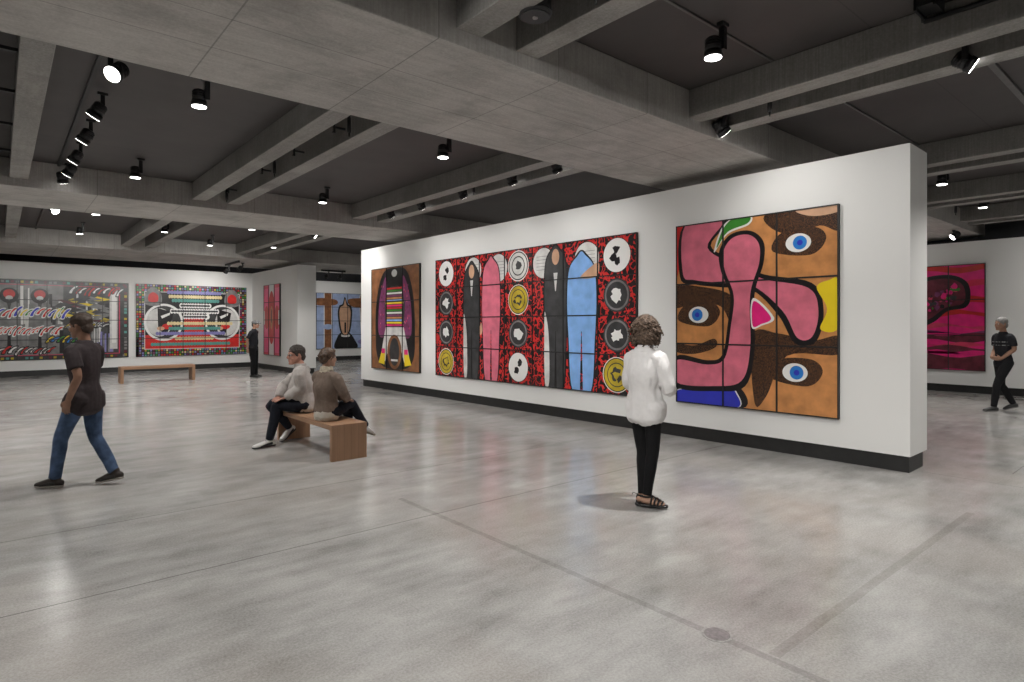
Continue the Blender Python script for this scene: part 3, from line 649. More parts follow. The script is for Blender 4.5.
# services at the extreme left and top right
for x, z in ((-.15,4.05),(-.02,4.0)):
    bm = bmesh.new(); cyl(bm, (x, 5.82, z), (x, 12.08, z), .025, .025, 10)
    tag(build('conduit', bm, M['metal_black']), 'black service pipe in the slot at the left edge' + (' beside the beam' if x > -.1 else ', outer one'), 'pipe')
for y, l_ in ((6.7,'nearest'),(7.9,'second'),(9.2,'third'),(10.6,'farthest')):
    bm = bmesh.new(); box(bm, -.221, .131, y-.02, y+.02, 3.95, 3.98)
    tag(build('pipe_support', bm, M['metal_black']), 'black cross strut carrying pipes at the left edge, '+l_, 'bracket', 'pipe supports at the left edge')
bm = bmesh.new(); box(bm, 5.5, 5.72, 1.46, 1.60, 4.11, 4.165); box(bm, 5.5, 5.72, 1.455, 1.475, 4.09, 4.19); box(bm, 5.5, 5.72, 1.585, 1.605, 4.09, 4.19)
tag(build('cable_tray', bm, M['metal_black']), 'dark cable tray stub above the beam at top right', 'cable tray')
bm = bmesh.new(); cyl(bm, (5.735, 1.6, 4.08), (5.735, -2.4, 4.08), .02, .02, 10); cyl(bm, (5.735, 1.6, 4.08), (5.735, 1.6, 4.16), .02, .02, 10)
tag(build('conduit', bm, M['metal_black']), 'black conduit along the beam face at top right', 'pipe')
# floor box
root = empty('floor_box', (2.87,1.73,0), 'round grey metal floor access cover set in the concrete', 'floor cover')
bm = bmesh.new(); cyl(bm, (0,0,-.01), (0,0,.0025), .080, .079, 40); build('rim', bm, mat('box_rim', (.33,.32,.31), .5, metal=.1, var=.3, scale=50), root)
bm = bmesh.new(); cyl(bm, (0,0,.0), (0,0,.004), .066, .065, 40); cyl(bm, (0,0,.004), (0,0,.0048), .056, .056, 32); build('cover_plate', bm, mat('cover_plate', (.26,.235,.24), .45, metal=.3, var=.2, scale=60), root)

# ------------------------------------------------------------------ benches
def wood(name, lo, hi, ax):
    g = NG(name)
    sc = {'Y': (26, 1.2, 26), 'Z': (26, 26, 1.2), 'X': (1.2, 26, 26)}[ax]
    n = g.noise(1.0, 5, .6, g.scaled(sc), .8); b2 = g.noise(2.5, 3, .5)
    c = g.ramp(n, [(.25, lo), (.75, hi)]); c = g.mix(.3, c, g.ramp(b2, [(.3, lo), (.7, hi)]))
    X = g.xyz.outputs[0]
    st = g.math('ABSOLUTE', g.math('SUBTRACT', g.math('MODULO', g.math('ADD', X, 5.0), .0905), .045))
    if ax in 'YZ': c = g.mix(g.math('MULTIPLY', g.math('GREATER_THAN', st, .0437), .45), c, tuple(v*.4 for v in lo))
    g.l(c, g.b.inputs['Base Color']); g.b.inputs['Roughness'].default_value = .42; g.bump(n, .15, .001); return g.m
WT = wood('oak_top', (.33,.185,.105), (.46,.27,.165), 'Y'); WL = wood('oak_panel', (.33,.185,.105), (.46,.27,.165), 'Z')
def bench(loc, rz, label, L=1.83, D=.45, H=.43, th=.06):
    root = empty('bench', loc, label, 'bench', rz=rz)
    bm = bmesh.new(); box(bm, 0, D, th+.0005, L-th-.0005, H-th, H, bev=.003); build('seat', bm, WT, root)
    for y in (0, L-th):
        bm = bmesh.new(); box(bm, 0, D, y, y+th, 0, H, bev=.003); build('end_panel', bm, WL, root)
    return root
bench((3.0, 6.83, 0), 0, 'low oak bench with solid panel ends carrying the seated man and woman')
bench((4.42, 19.62, 0), math.radians(90), 'long low wooden bench standing empty before the back wall pictures', L=1.86, D=.45, H=.455, th=.075)

# ------------------------------------------------------------------ people
def skin_mat(name, c): return mat(name, c, .5, .4, var=.08, scale=25, bump=.05, bscale=300)
SK = skin_mat('skin_fair', (.52,.31,.22)); SK2 = skin_mat('skin_ruddy', (.50,.25,.18)); SK3 = skin_mat('skin_tan', (.40,.22,.15))
EYE = mat('eye_white', (.7,.68,.65), .2); IRIS = mat('eye_dark', (.03,.02,.015), .15); LIP = mat('lips', (.42,.15,.12), .45)
def basis(yaw, pitch=0, roll=0):
    """columns: right, forward, up"""
    f = V((math.cos(yaw), math.sin(yaw), 0)); r = V((math.sin(yaw), -math.cos(yaw), 0)); u = V((0,0,1))
    if pitch: # look down positive
        f2 = f*math.cos(pitch) - u*math.sin(pitch); u2 = u*math.cos(pitch) + f*math.sin(pitch); f, u = f2, u2
    if roll:
        r2 = r*math.cos(roll) - u*math.sin(roll); u2 = u*math.cos(roll)+r*math.sin(roll); r, u = r2, u2
    return Matrix(((r.x, f.x, u.x), (r.y, f.y, u.y), (r.z, f.z, u.z)))
def head_geo(bm, c, B, k=1.0, jaw=1.0):
    rows = [(-.112,.026,.088,.045),(-.10,.040,.094,.015),(-.075,.054,.095,-.035),(-.045,.063,.093,-.068),(-.01,.070,.090,-.088),(.03,.075,.091,-.100),(.065,.075,.088,-.100),(.095,.060,.066,-.083),(.112,.036,.034,-.055)]
    pts = []; rad = []
    for z, w, fr, bk in rows:
        pts.append(c + B @ V((0, (fr+bk)/2*k, z*k))); j = jaw if z < -.04 else 1
        rad.append((w*k*j, (fr-bk)/2*k))
    # rings must stay horizontal in the head frame: build manually
    n = 20; rings = []
    for (z, w, fr, bk), p, r in zip(rows, pts, rad):
        rings.append([bm.verts.new(p + B @ V((math.cos(t*2*math.pi/n)*r[0], math.sin(t*2*math.pi/n)*r[1], 0))) for t in range(n)])
    for A, D in zip(rings, rings[1:]):
        for t in range(n): bm.faces.new((A[t], A[(t+1)%n], D[(t+1)%n], D[t]))
    bm.faces.new(rings[0][::-1]); bm.faces.new(rings[-1])
    Q = lambda x, y, z: c + B @ V((x*k, y*k, z*k)); R = B @ V((1,0,0))
    loft(bm, [Q(0,.088,.025), Q(0,.102,.0), Q(0,.112,-.022), Q(0,.100,-.034)], [.008*k,.010*k,.015*k,.010*k], R, 10, 2)
    for s in (-1, 1):
        loft(bm, [Q(s*.012,.090,.026), Q(s*.035,.086,.03), Q(s*.056,.070,.022)], [.007*k,.009*k,.006*k], B @ V((0,0,1)), 8, 2)
        loft(bm, [Q(s*.077,-.004,.020), Q(s*.084,-.012,.0), Q(s*.078,-.002,-.030)], [(.007*k,.016*k),(.009*k,.017*k),(.006*k,.010*k)], R, 10, 2)
        ball(bm, Q(s*.040,.070,-.03), (.022*k,.02*k,.02*k))
        ball(bm, Q(s*.012,.107,-.03), .0085*k)
    loft(bm, [Q(-.024,.088,-.058), Q(0,.098,-.054), Q(.024,.088,-.058)], [.005*k,.007*k,.005*k], B @ V((0,0,1)), 8, 2)
    loft(bm, [Q(-.02,.088,-.068), Q(0,.097,-.068), Q(.02,.088,-.068)], [.005*k,.008*k,.005*k], B @ V((0,0,1)), 8, 2)
    ball(bm, Q(0,.085,-.098), (.02*k,.016*k,.014*k))
def hand_geo(bm, w, d, nrm, thumb, curl=.5, k=1.0):
    """w wrist, d finger direction, nrm back-of-hand normal, thumb side vector"""
    d = V(d).normalized(); nrm = V(nrm); nrm = (nrm - d*nrm.dot(d)).normalized(); s = d.cross(nrm).normalized()
    if s.dot(V(thumb)) < 0: s = -s     # s points to the thumb side
    w = V(w)
    loft(bm, [w, w+d*.04*k, w+d*.085*k], [(.026*k,.018*k),(.038*k,.015*k),(.040*k,.012*k)], s, 14, 3, ends=(.4,.3))
    Ls = [.070,.078,.072,.056]; 
    for i, L in enumerate(Ls):
        b = w + d*(.084*k - abs(i-1.2)*.004) + s*(.030-.0195*i)*k
        p = [b - d*.012*k]; dirn = (d + s*(.10-.07*i)).normalized(); a_ = 0
        for j, f in enumerate((.45,.31,.24)):
            a_ += curl*(.45 if j == 0 else .7)
            dd = dirn*math.cos(a_) - nrm*math.sin(a_)
            p.append(p[-1] + dd*(L*f*k + (.012*k if j == 0 else 0)))
        loft(bm, p, [.0092*k,.0088*k,.0080*k,.0068*k], s, 10, 2)
    b = w + d*.022*k + s*.024*k
    t1 = (d*.65 + s*.8 - nrm*.25).normalized(); t2 = (d*.9+s*.35-nrm*(.2+.4*curl)).normalized()
    loft(bm, [b, b+t1*.036*k, b+t1*.036*k+t2*.028*k, b+t1*.036*k+t2*.052*k], [.013*k,.0105*k,.0095*k,.0075*k], nrm, 10, 2)
def person(sp):
    root = empty('person', sp['root'], sp['label'], 'person', sp.get('group'))
    O = V(sp['root']); P = lambda p: V(p) - O
    yaw = sp['yaw']; B = basis(yaw); Rt = B @ V((1,0,0)); Fw = B @ V((0,1,0)); UP = V((0,0,1))
    g = sp.get('girth', 1.0); belly = sp.get('belly', 0); vox = sp.get('vox', .007); s_ = sp.get('s', 1.0)
    pel, chest, neck, head = P(sp['pelvis']), P(sp['chest']), P(sp['neck']), P(sp['head'])
    sw = sp.get('sw', .175)
    up_t = (neck-pel).normalized()
    shl = neck - up_t*.100 - Rt*sw; shr = neck - up_t*.100 + Rt*sw
    if 'shR' in sp: shr = P(sp['shR'])
    if 'shL' in sp: shl = P(sp['shL'])
    hipd = sp.get('hipd', .095)
    hips = {'L': pel - Rt*hipd, 'R': pel + Rt*hipd}; sh = {'L': shl, 'R': shr}
    for k in 'LR':
        if 'hip'+k in sp: hips[k] = P(sp['hip'+k])
    el = {k: P(sp['el'+k]) for k in 'LR'}; wr = {k: P(sp['wr'+k]) for k in 'LR'}
    kn = {k: P(sp['kn'+k]) for k in 'LR'}; an = {k: P(sp['an'+k]) for k in 'LR'}; toe = {k: V(sp['toe'+k]).normalized() for k in 'LR'}
    waist = pel.lerp(chest, .5)
    hB = basis(sp.get('hyaw', yaw), sp.get('hpitch', 0), sp.get('hroll', 0)); hk = sp.get('hk', 1.0)
    # ---- body
    bm = bmesh.new()
    def torso(bm, e, lo=None, hi=True, flare=0):
        p = [pel - up_t*.05, pel + up_t*.06, waist + Fw*belly*.5, chest + Fw*belly*.2, neck - up_t*.125, neck - up_t*.07, neck - up_t*.025]
        r = [(.150*g+e,.105*g+e),(.155*g+e,.108*g+e),(.130*g+e+belly*.3,.098*g+e+belly*.6),(.155*g+e,.112*g+e+belly*.2),((sw-.012)+e,.090+e),((sw-.045)+e,.078+e),(.070+e,.060+e)]
        if lo is not None:
            p = [pel - up_t*lo] + p[1:]; r = [(r[0][0]+.004+flare, r[0][1]+.012+flare)] + r[1:]
        loft(bm, p, r, Rt, 22, 4, ends=(.25,.3))
    torso(bm, 0)
    loft(bm, [neck - up_t*.06, neck, head + hB @ V((0,-.02,-.06))], [.066*hk,.055*hk,.054*hk], Rt, 14, 3)
    head_geo(bm, head, hB, hk, sp.get('jaw', 1.0))
    def arm(bm, k, e, end=1.0, ew=0):
        s0, e0, w0 = sh[k], el[k], wr[k]
        pts = [s0.lerp(neck - up_t*.075, .55), s0.lerp(neck - up_t*.075, .06) - up_t*.006, s0.lerp(e0,.5), e0, e0.lerp(w0,.35), w0]
        rr = [.046*g+e,.052*g+e,.046*g+e,.037*g+e,.038*g+e,.026+e+ew]
        if end < 1.0:   # short sleeve
            pts = [s0.lerp(neck - up_t*.075, .55), s0.lerp(neck - up_t*.075, .06) - up_t*.006, s0.lerp(e0,.5), s0.lerp(e0, end*1.6)]; rr = [.048*g+e,.054*g+e,.052*g+e,.051*g+e]
        loft(bm, pts, rr, Fw, 14, 3, ends=(.4,.12 if e else .3))
    def leg(bm, k, e, hem=None, ea=0):
        h, n_, a_ = hips[k], kn[k], an[k]
        sh_ = (a_-n_).normalized()
        back = (h-n_).normalized().cross(Rt); cf = V((0,0,0))
        pts = [h + UP*.0, h.lerp(n_, .35), n_, n_.lerp(a_, .3), a_ if hem is None else a_ - sh_*hem]
        rr = [.088*g+e,.078*g+e,.055*g+e,.053*g+e,.036+e+ea]
        loft(bm, pts, rr, Rt, 14, 4, ends=(.4,.15 if e else .4))
    for k in 'LR':
        arm(bm, k, 0); leg(bm, k, 0)
        f = toe[k]; a_ = an[k]
        fs = f.cross(UP).normalized() if abs(f.z) < .95 else Rt
        dn = fs.cross(f); dn = dn if dn.z < 0 else -dn
        loft(bm, [a_ + dn*.035 - f*.035, a_ + dn*.045 + f*.03, a_ + dn*.055 + f*.10, a_ + dn*.062 + f*.145], [(.030,.032),(.036,.032),(.042,.020),(.034,.013)], fs, 14, 3)
        hd = sp.get('hand'+k)
        dflt = (wr[k]-el[k]).normalized()
        if hd is None: hd = (dflt, Rt*(1 if k == 'R' else -1), Fw, .5)
        hand_geo(bm, wr[k], hd[0], hd[1], hd[2], hd[3], sp.get('handk', 1.0))
    fuse('body', bm, sp.get('skin', SK), root, vox, 3)
    # face details
    for s in (-1, 1):
        bm = bmesh.new(); ball(bm, head + hB @ V((s*.031*hk,.0815*hk,.006*hk)), .0115*hk, None, 12, 8)
        e = build('eye', bm, EYE, root, True)
        bm = bmesh.new(); ball(bm, head + hB @ V((s*.031*hk,.0905*hk,.006*hk)), (.0055*hk,.0045*hk,.0055*hk), None, 10, 6); build('iris', bm, IRIS, e, True)
    bm = bmesh.new(); loft(bm, [head + hB @ V((x*hk, y*hk, -.063*hk)) for x, y in ((-.022,.090),(0,.1005),(.022,.090))], [.004,.0055,.004], UP, 8, 2); build('lips', bm, LIP, root, True)
    # ---- hair
    hair = sp['hair']
    bm = bmesh.new(); Hq = lambda x, y, z: head + hB @ V((x*hk, y*hk, z*hk))
    if hair[0] == 'short':
        ball(bm, Hq(0,-.012,.049), (.088*hk,.101*hk,.086*hk), hB, 22, 16); ball(bm, Hq(0,-.062,-.02), (.066*hk,.050*hk,.062*hk), hB)
        for s in (-1,1): ball(bm, Hq(s*.070,.012,.018), (.012*hk,.022*hk,.034*hk), hB)
        fuse('hair', bm, hair[1], root, .006, 2, .006, 45, 1)
    elif hair[0] == 'crop':
        ball(bm, Hq(0,-.015,.047), (.091*hk,.104*hk,.092*hk), hB, 22, 16); ball(bm, Hq(0,-.070,-.015), (.070*hk,.050*hk,.062*hk), hB); ball(bm, Hq(.02,.045,.09),(.05,.04,.03), hB)
        q = random.Random(4)
        for i in range(70):
            th = q.uniform(0, 6.28); z = q.uniform(-.4, 1); rr_ = math.sqrt(max(0, 1-z*z)); d = V((rr_*math.cos(th), rr_*math.sin(th), z))
            if d.y > .55: continue
            p = Hq(d.x*.085, -.022+d.y*.096, .036+d.z*.090); t = hB @ V((q.uniform(-.3,.3), -.5, -.8)) 
            loft(bm, [p, p + t.normalized()*.02, p + t.normalized()*.045 + hB @ (d*.004)], [.007,.006,.003], Rt, 6, 1)
        fuse('hair', bm, hair[1], root, .005, 1, .004, 60, 2)
    elif hair[0] == 'curly':
        ball(bm, Hq(0,-.035,.02), (.118,.098,.118), hB, 24, 18); ball(bm, Hq(0,-.06,-.075), (.122,.078,.075), hB); 
        for s in (-1,1): ball(bm, Hq(s*.098,-.02,-.055), (.046,.062,.085), hB)
        q = random.Random(9)
        for i in range(420):
            th = q.uniform(0, 6.28); z = q.uniform(-.95, 1); rr_ = math.sqrt(1-z*z); d = V((rr_*math.cos(th), rr_*math.sin(th), z))
            if d.y > .45 and d.z < .5: continue
            cz = .005 if z > -.2 else -.03
            wd = .118 if z > 0 else .142
            p0 = V((d.x*wd, -.035+d.y*.100, cz+d.z*.120)); ph = q.uniform(0, 6.28); ln = q.uniform(.03,.06); cr_ = q.uniform(.008,.014)
            pts = []
            for j in range(8):
                t = j/7; an_ = ph + t*7
                pp = p0 + V((d.x*.5+q.uniform(-.1,.1), d.y*.5, -.75))*ln*t + V((math.cos(an_)*cr_, math.sin(an_)*cr_, 0)) + d*.006
                pts.append(Hq(*pp))
            loft(bm, pts, [.0062*(1-.5*j/7) for j in range(8)], Rt, 6, 1)
        fuse('hair', bm, hair[1], root, .0042, 1, .003, 80, 3)
    else: bm.free()
    # ---- clothes
    tm, bmn = sp['top'], sp['bottom']
    bm = bmesh.new(); e = sp.get('te', .012)
    torso(bm, e, sp.get('hem', .08), flare=sp.get('flare', 0))
    for k in 'LR': arm(bm, k, e+sp.get('se', 0), sp.get('sleeve', 1.0), .006)
    if sp.get('hem', .08) > .09:
        for k in 'LR':
            h_ = hips[k]; n_ = kn[k]; loft(bm, [h_, h_ + (n_-h_)*(sp['hem']-.02)/(n_-h_).length], [.088*g+e+.012, .086*g+e+.012], Rt, 14, 2, ends=(.4,.15))
    shirt = fuse(sp.get('topname', 'shirt'), bm, tm, root, max(vox, .007), 4, sp.get('fold', .006), 9, 5, (1.6,1.6,.45))
    if sp.get('collar'):
        bm = bmesh.new(); nn = 26; cpts = []
        rc = .066*hk; A = []; D = []
        for t in range(nn+1):
            th = math.radians(-62 + t*304/nn) + math.pi*0
            th = math.radians(118) + t*math.radians(304)/nn
            d = Rt*math.cos(th) + Fw*math.sin(th)
            A.append(neck - up_t*.035 + d*(rc+.012) + UP*.0); D.append(neck + up_t*.012 + d*(rc) + UP*.0)
        for X_, r_ in ((A, .010), (D, .008)): loft(bm, X_, [r_]*len(X_), UP, 8, 1)
        loft(bm, [(p+q_)*.5 for p, q_ in zip(A, D)], [(.028,.006)]*len(A), UP, 8, 1)
        fuse('collar', bm, sp['collar'], shirt, .005, 2)
    bm = bmesh.new(); e = sp.get('be', .011)
    p = [pel - up_t*.035, pel + up_t*.05, pel + up_t*sp.get('rise', .10)]
    loft(bm, p, [(.150*g+e,.108*g+e),(.152*g+e,.106*g+e),(.140*g+e,.100*g+e)], Rt, 20, 3, ends=(.3,.15))
    for k in 'LR': leg(bm, k, e, sp.get('trhem', .0), sp.get('ea', .004))
    fuse('trousers', bm, bmn, root, max(vox, .007), 3, sp.get('bfold', .005), 12, 8, (1,1,.5))
    # ---- shoes
    for k in 'LR':
        f = toe[k]; a_ = an[k]; fs = f.cross(UP).normalized(); dn = fs.cross(f); dn = dn if dn.z < 0 else -dn
        sk = sp.get('shoek', 1.0); Q = lambda x, y, z: a_ + fs*x*sk + f*y*sk - dn*z
        if sp['shoe'][0] == 'sandal':
            bm = bmesh.new()
            loft(bm, [Q(0,-.05,-.082), Q(0,.03,-.082), Q(0,.11,-.082), Q(0,.17,-.080)], [(.036,.018),(.036,.017),(.046,.015),(.034,.013)], fs, 16, 3, ends=(.6,.6))
            sole = fuse('sandal', bm, sp['shoe'][1], root, .005, 2)
            bm = bmesh.new()
            for y, h, w in ((.045,.004,.040),(.075,-.012,.044),(.105,-.026,.045),(.135,-.038,.041)):
                loft(bm, [Q(-w,y-.01,-.07), Q(-w*.7,y,h-.008), Q(0,y+.006,h), Q(w*.7,y,h-.008), Q(w,y-.01,-.07)], [(.008,.003)]*5, f, 8, 3)
            loft(bm, [Q(0,.04,.004), Q(0,.09,-.018), Q(0,.14,-.040)], [(.006,.003)]*3, fs, 8, 2)
            ring = [Q(.040*math.cos(t*.524), -.004+.046*math.sin(t*.524), -.002) for t in range(13)]; loft(bm, ring, [(.004,.008)]*13, f, 8, 1)
            loft(bm, [Q(0,-.05,0), Q(0,-.058,-.03), Q(0,-.056,-.07)], [(.012,.004)]*3, fs, 8, 2)
            loft(bm, [Q(-.02,-.045,.0), Q(-.035,-.075,.012), Q(-.03,-.085,-.004)], [.003]*3, fs, 6, 2)
            build('strap', bm, sp['shoe'][1], sole, True)
        else:
            bm = bmesh.new()
            loft(bm, [Q(0,-.055,-.050), Q(0,.0,-.040), Q(0,.06,-.044), Q(0,.125,-.056), Q(0,.175,-.064)], [(.034,.036),(.038,.040),(.042,.037),(.047,.028),(.037,.022)], fs, 16, 4)
            loft(bm, [Q(0,-.012,-.045), Q(0,-.008,.018)], [(.040,.046),(.040,.045)], fs, 14, 1, ends=(.2,.1))
            shoe = fuse('shoe', bm, sp['shoe'][1], root, .006, 2)
            bm = bmesh.new()
            loft(bm, [Q(0,-.058,-.080), Q(0,.0,-.080), Q(0,.06,-.080), Q(0,.125,-.080), Q(0,.182,-.078)], [(.038,.015),(.039,.014),(.042,.013),(.051,.013),(.038,.012)], fs, 16, 3, ends=(.8,.8))
            build('sole', bm, sp['shoe'][2], shoe, True)
            if len(sp['shoe']) > 3:
                bm = bmesh.new()
                for s in (-1,1):
                    loft(bm, [Q(s*.036,-.02,-.045), Q(s*.041,.05,-.052), Q(s*.047,.12,-.066)], [(.018,.005),(.014,.005),(.008,.005)], UP, 8, 3)
                build('shoe_side', bm, sp['shoe'][3], shoe, True)
                bm = bmesh.new()
                for y, h in ((.045,-.006),(.065,-.014),(.085,-.024)): loft(bm, [Q(-.024,y,h-.012), Q(0,y+.003,h+.004), Q(.024,y,h-.012)], [.003]*3, f, 6, 2)
                build('laces', bm, sp['shoe'][2], shoe, True)
    for fn in sp.get('extra', []): fn(root, head, hB, neck, Rt, Fw, shirt, P)
    return root

def fabric(name, c, var=.08, rough=.85, bump=.3, scale=30): return mat(name, c, rough, .25, var=var, scale=scale, bump=bump, bscale=350)
BLACK = fabric('black_cotton', (.008,.008,.009)); NAVY = fabric('dark_navy_denim', (.012,.014,.022), .2)
rad = math.radians
# world helper
def up(p, z): return (p[0], p[1], z)

# 1 standing woman
def loc(px, py): return V((px, py, 0))
yw = rad(8); fw = V((math.cos(yw), math.sin(yw), 0)); rt = V((math.sin(yw), -math.cos(yw), 0))
c0 = V((4.40, 3.36, 0))
W_ = lambda r, f, z: tuple(c0 + rt*r + fw*f + V((0,0,z)))
person(dict(root=(4.40,3.36,0), label='woman standing with curly hair, loose white shirt and black trousers, seen from behind', yaw=yw,
  pelvis=W_(0,0,.90), chest=W_(0,-.02,1.20), neck=W_(0,-.01,1.425), head=W_(0,.035,1.575), hyaw=yw+.05, hpitch=.12, hk=.95, sw=.140, hipd=.08, girth=.88,
  elL=W_(-.195,.045,1.09), wrL=W_(-.08,.23,1.06), elR=W_(.215,.035,1.06), wrR=W_(.09,.23,1.05),
  handL=(rt*.9+fw*.3, fw*1.0, V((0,0,1)), .7), handR=(rt*-.9+fw*.35, fw*1.0, V((0,0,1)), .7), handk=.9,
  knL=W_(-.055,.05,.50), anL=W_(-.03,.005,.105), knR=W_(.055,.035,.50), anR=W_(.022,-.01,.105), toeL=rt*.60+fw*.8, toeR=rt*.93+fw*.37,
  hair=('curly', mat('curly_hair', (.18,.125,.09), .75, .3, scale=45, vary2=(.018,.011,.008))), top=fabric('white_blouse', (.78,.765,.76), .03, .8), bottom=BLACK,
  hem=.108, te=.025, se=.002, flare=.012, fold=.014, collar=fabric('white_blouse_collar', (.80,.785,.78), .02), shoe=('sandal', mat('black_leather', (.012,.011,.011), .35)), vox=.006, be=.008, ea=-.004, bfold=.003, trhem=.008))

# 2 seated man
yw = rad(150); fw2 = V((math.cos(yw), math.sin(yw), 0)); rt2 = V((math.sin(yw), -math.cos(yw), 0))
def glasses(root, head, hB, neck, Rt, Fw, shirt, P):
    bm = bmesh.new(); Q = lambda x, y, z: head + hB @ V((x, y, z)); UPh = hB @ V((0,0,1))
    for s in (-1,1):
        ring = [Q(s*.032+.021*math.cos(t*.524), .108-.006*abs(math.cos(t*.524)), .004+.015*math.sin(t*.524)) for t in range(13)]; loft(bm, ring, [.0022]*13, hB @ V((0,1,0)), 6, 1)
        loft(bm, [Q(s*.053,.104,.008), Q(s*.078,.06,.010), Q(s*.082,-.01,.008)], [.0022]*3, UPh, 6, 2)
    loft(bm, [Q(-.012,.106,.008), Q(0,.110,.010), Q(.012,.106,.008)], [.0022]*3, UPh, 6, 2)
    build('glasses', bm, M['metal_black'], root, True)
person(dict(root=(3.2,8.14,.43), label='man seated on the bench in a pale grey shirt and glasses, facing left', yaw=yw,
  shoek=1.15, pelvis=(3.22,8.14,.545), chest=(3.17,8.15,.83), neck=(3.13,8.15,1.08), head=(3.085,8.165,1.208), hyaw=rad(178), hpitch=.05, hk=1.08, jaw=1.12, girth=1.15, belly=.075, sw=.19,
  knL=(2.86,8.24,.535), anL=(2.74,8.21,.10), toeL=(-1,-.12,-.02), knR=(2.86,8.46,.53), anR=(3.12,8.53,.18), toeR=(-.75,-.42,-.42),
  elL=(3.08,7.99,.78), wrL=(2.94,8.12,.655), elR=(3.0,8.42,.78), wrR=(2.90,8.30,.645),
  handL=((-.75,.35,-.25), (0,0,1), fw2, .25), handR=((-.5,-.65,-.15), (0,0,1), fw2, .3), skin=SK2, extra=[glasses],
  hair=('short', mat('dark_grey_hair', (.055,.04,.032), .6, scale=60, vary2=(.02,.015,.012))), top=fabric('pale_grey_shirt', (.50,.465,.44), .08), collar=fabric('pale_grey_collar', (.52,.485,.46)), bottom=NAVY,
  hem=.055, te=.016, se=.010, fold=.012, shoe=('shoe', mat('white_leather', (.70,.69,.67), .4), mat('black_rubber', (.015,.015,.016), .5), mat('black_shoe_side', (.02,.02,.022), .4)), vox=.0065))

# 3 seated woman
yw = rad(22)
def scarf(root, head, hB, neck, Rt, Fw, shirt, P):
    bm = bmesh.new()
    for j, (rr_, z) in enumerate(((.074,-.03),(.070,.0),(.066,.022))):
        pts = [neck + Rt*math.cos(t*.524)*rr_ + Fw*(math.sin(t*.524)*rr_+.004) + V((0,0,z+.008*math.sin(t*1.3+j))) for t in range(13)]
        loft(bm, pts, [(.019,.014)]*13, V((0,0,1)), 10, 1)
    fuse('scarf', bm, fabric('cream_scarf', (.56,.49,.38), .15), root, .006, 2, .005, 30, 4)
def under(root, head, hB, neck, Rt, Fw, shirt, P):
    bm = bmesh.new(); p = P((3.13,7.28,.50))
    loft(bm, [p - V((0,0,.02)), p + V((0,0,.05)), p + V((0,0,.10))], [(.175,.135),(.168,.130),(.150,.118)], Rt, 20, 3, ends=(.35,.2))
    fuse('undershirt', bm, fabric('cream_undershirt', (.62,.57,.50), .04), root, .007, 3, .006, 14, 3)
person(dict(root=(3.14,7.29,.43), label='woman seated on the bench in a taupe cardigan and cream scarf, back to the room', yaw=yw,
  shoek=1.08, pelvis=(3.13,7.28,.545), chest=(3.11,7.27,.84), neck=(3.125,7.275,1.065), head=(3.155,7.29,1.205), hyaw=rad(12), hk=.98, girth=.98, sw=.165,
  knR=(3.49,7.36,.60), anR=(3.75,7.47,.275), toeR=(.80,.25,-.35), knL=(3.52,7.50,.50), anL=(3.56,7.62,.10), toeL=(.9,.35,-.02),
  elR=(3.25,7.07,.79), wrR=(3.36,7.20,.685), elL=(3.22,7.52,.80), wrL=(3.42,7.43,.665),
  handR=((.7,.45,-.2), (0,0,1), (0,1,0), .35), handL=((.7,-.45,-.1), (0,0,1), (0,-1,0), .35), handk=.92,
  hair=('crop', mat('brown_streaked_hair', (.15,.09,.055), .5, scale=45, vary2=(.035,.02,.013))), top=fabric('taupe_cardigan', (.205,.155,.125), .12), topname='cardigan', bottom=NAVY,
  hem=-.005, te=.020, se=.004, fold=.008, shoe=('shoe', mat('white_canvas', (.72,.70,.68), .5), mat('tan_sole', (.25,.2,.15), .6)), vox=.0065, extra=[scarf, under]))

# 4 walking man at the left
dl = V((-.763,.646,0)); yw = math.atan2(dl.y, dl.x); sd = V((.646,.763,0))   # sd: away from camera (his right side)
c4 = V((.66,7.42,0)); D4 = lambda f, s, z: tuple(c4 + dl*f + sd*s + V((0,0,z)))
person(dict(root=(.66,7.42,0), label='man walking past in blue jeans and a dark short-sleeved top', yaw=yw,
  pelvis=D4(-.01,0,.90), chest=D4(.0,0,1.20), neck=D4(.0,0,1.46), head=D4(.035,0,1.605), hpitch=.1, sw=.185, girth=.98,
  knL=D4(.17,-.08,.51), anL=D4(.235,-.08,.105), toeL=dl*1+V((0,0,-.02)), knR=D4(-.05,.08,.50), anR=D4(-.245,.08,.135), toeR=dl*.95+V((0,0,-.18)),
  elL=D4(-.10,-.23,1.12), wrL=D4(.0,-.22,.89), elR=D4(.06,.23,1.12), wrR=D4(.20,.22,.93),
  handL=(dl*.3+V((0,0,-1)), -sd, dl, .5), handR=(dl*.5+V((0,0,-1)), sd, dl, .5), skin=skin_mat('skin_brown', (.30,.165,.11)),
  hair=('short', mat('dark_brown_hair', (.05,.03,.02), .6)), top=fabric('dark_tee', (.045,.035,.037), .15), bottom=fabric('blue_jeans', (.065,.105,.19), .35, scale=14), sleeve=.42,
  hem=.13, te=.018, shoe=('shoe', mat('dark_suede', (.03,.022,.018), .7), mat('pale_rubber', (.30,.27,.24), .6), mat('dark_shoe_side', (.02,.018,.016), .5)), vox=.0065))

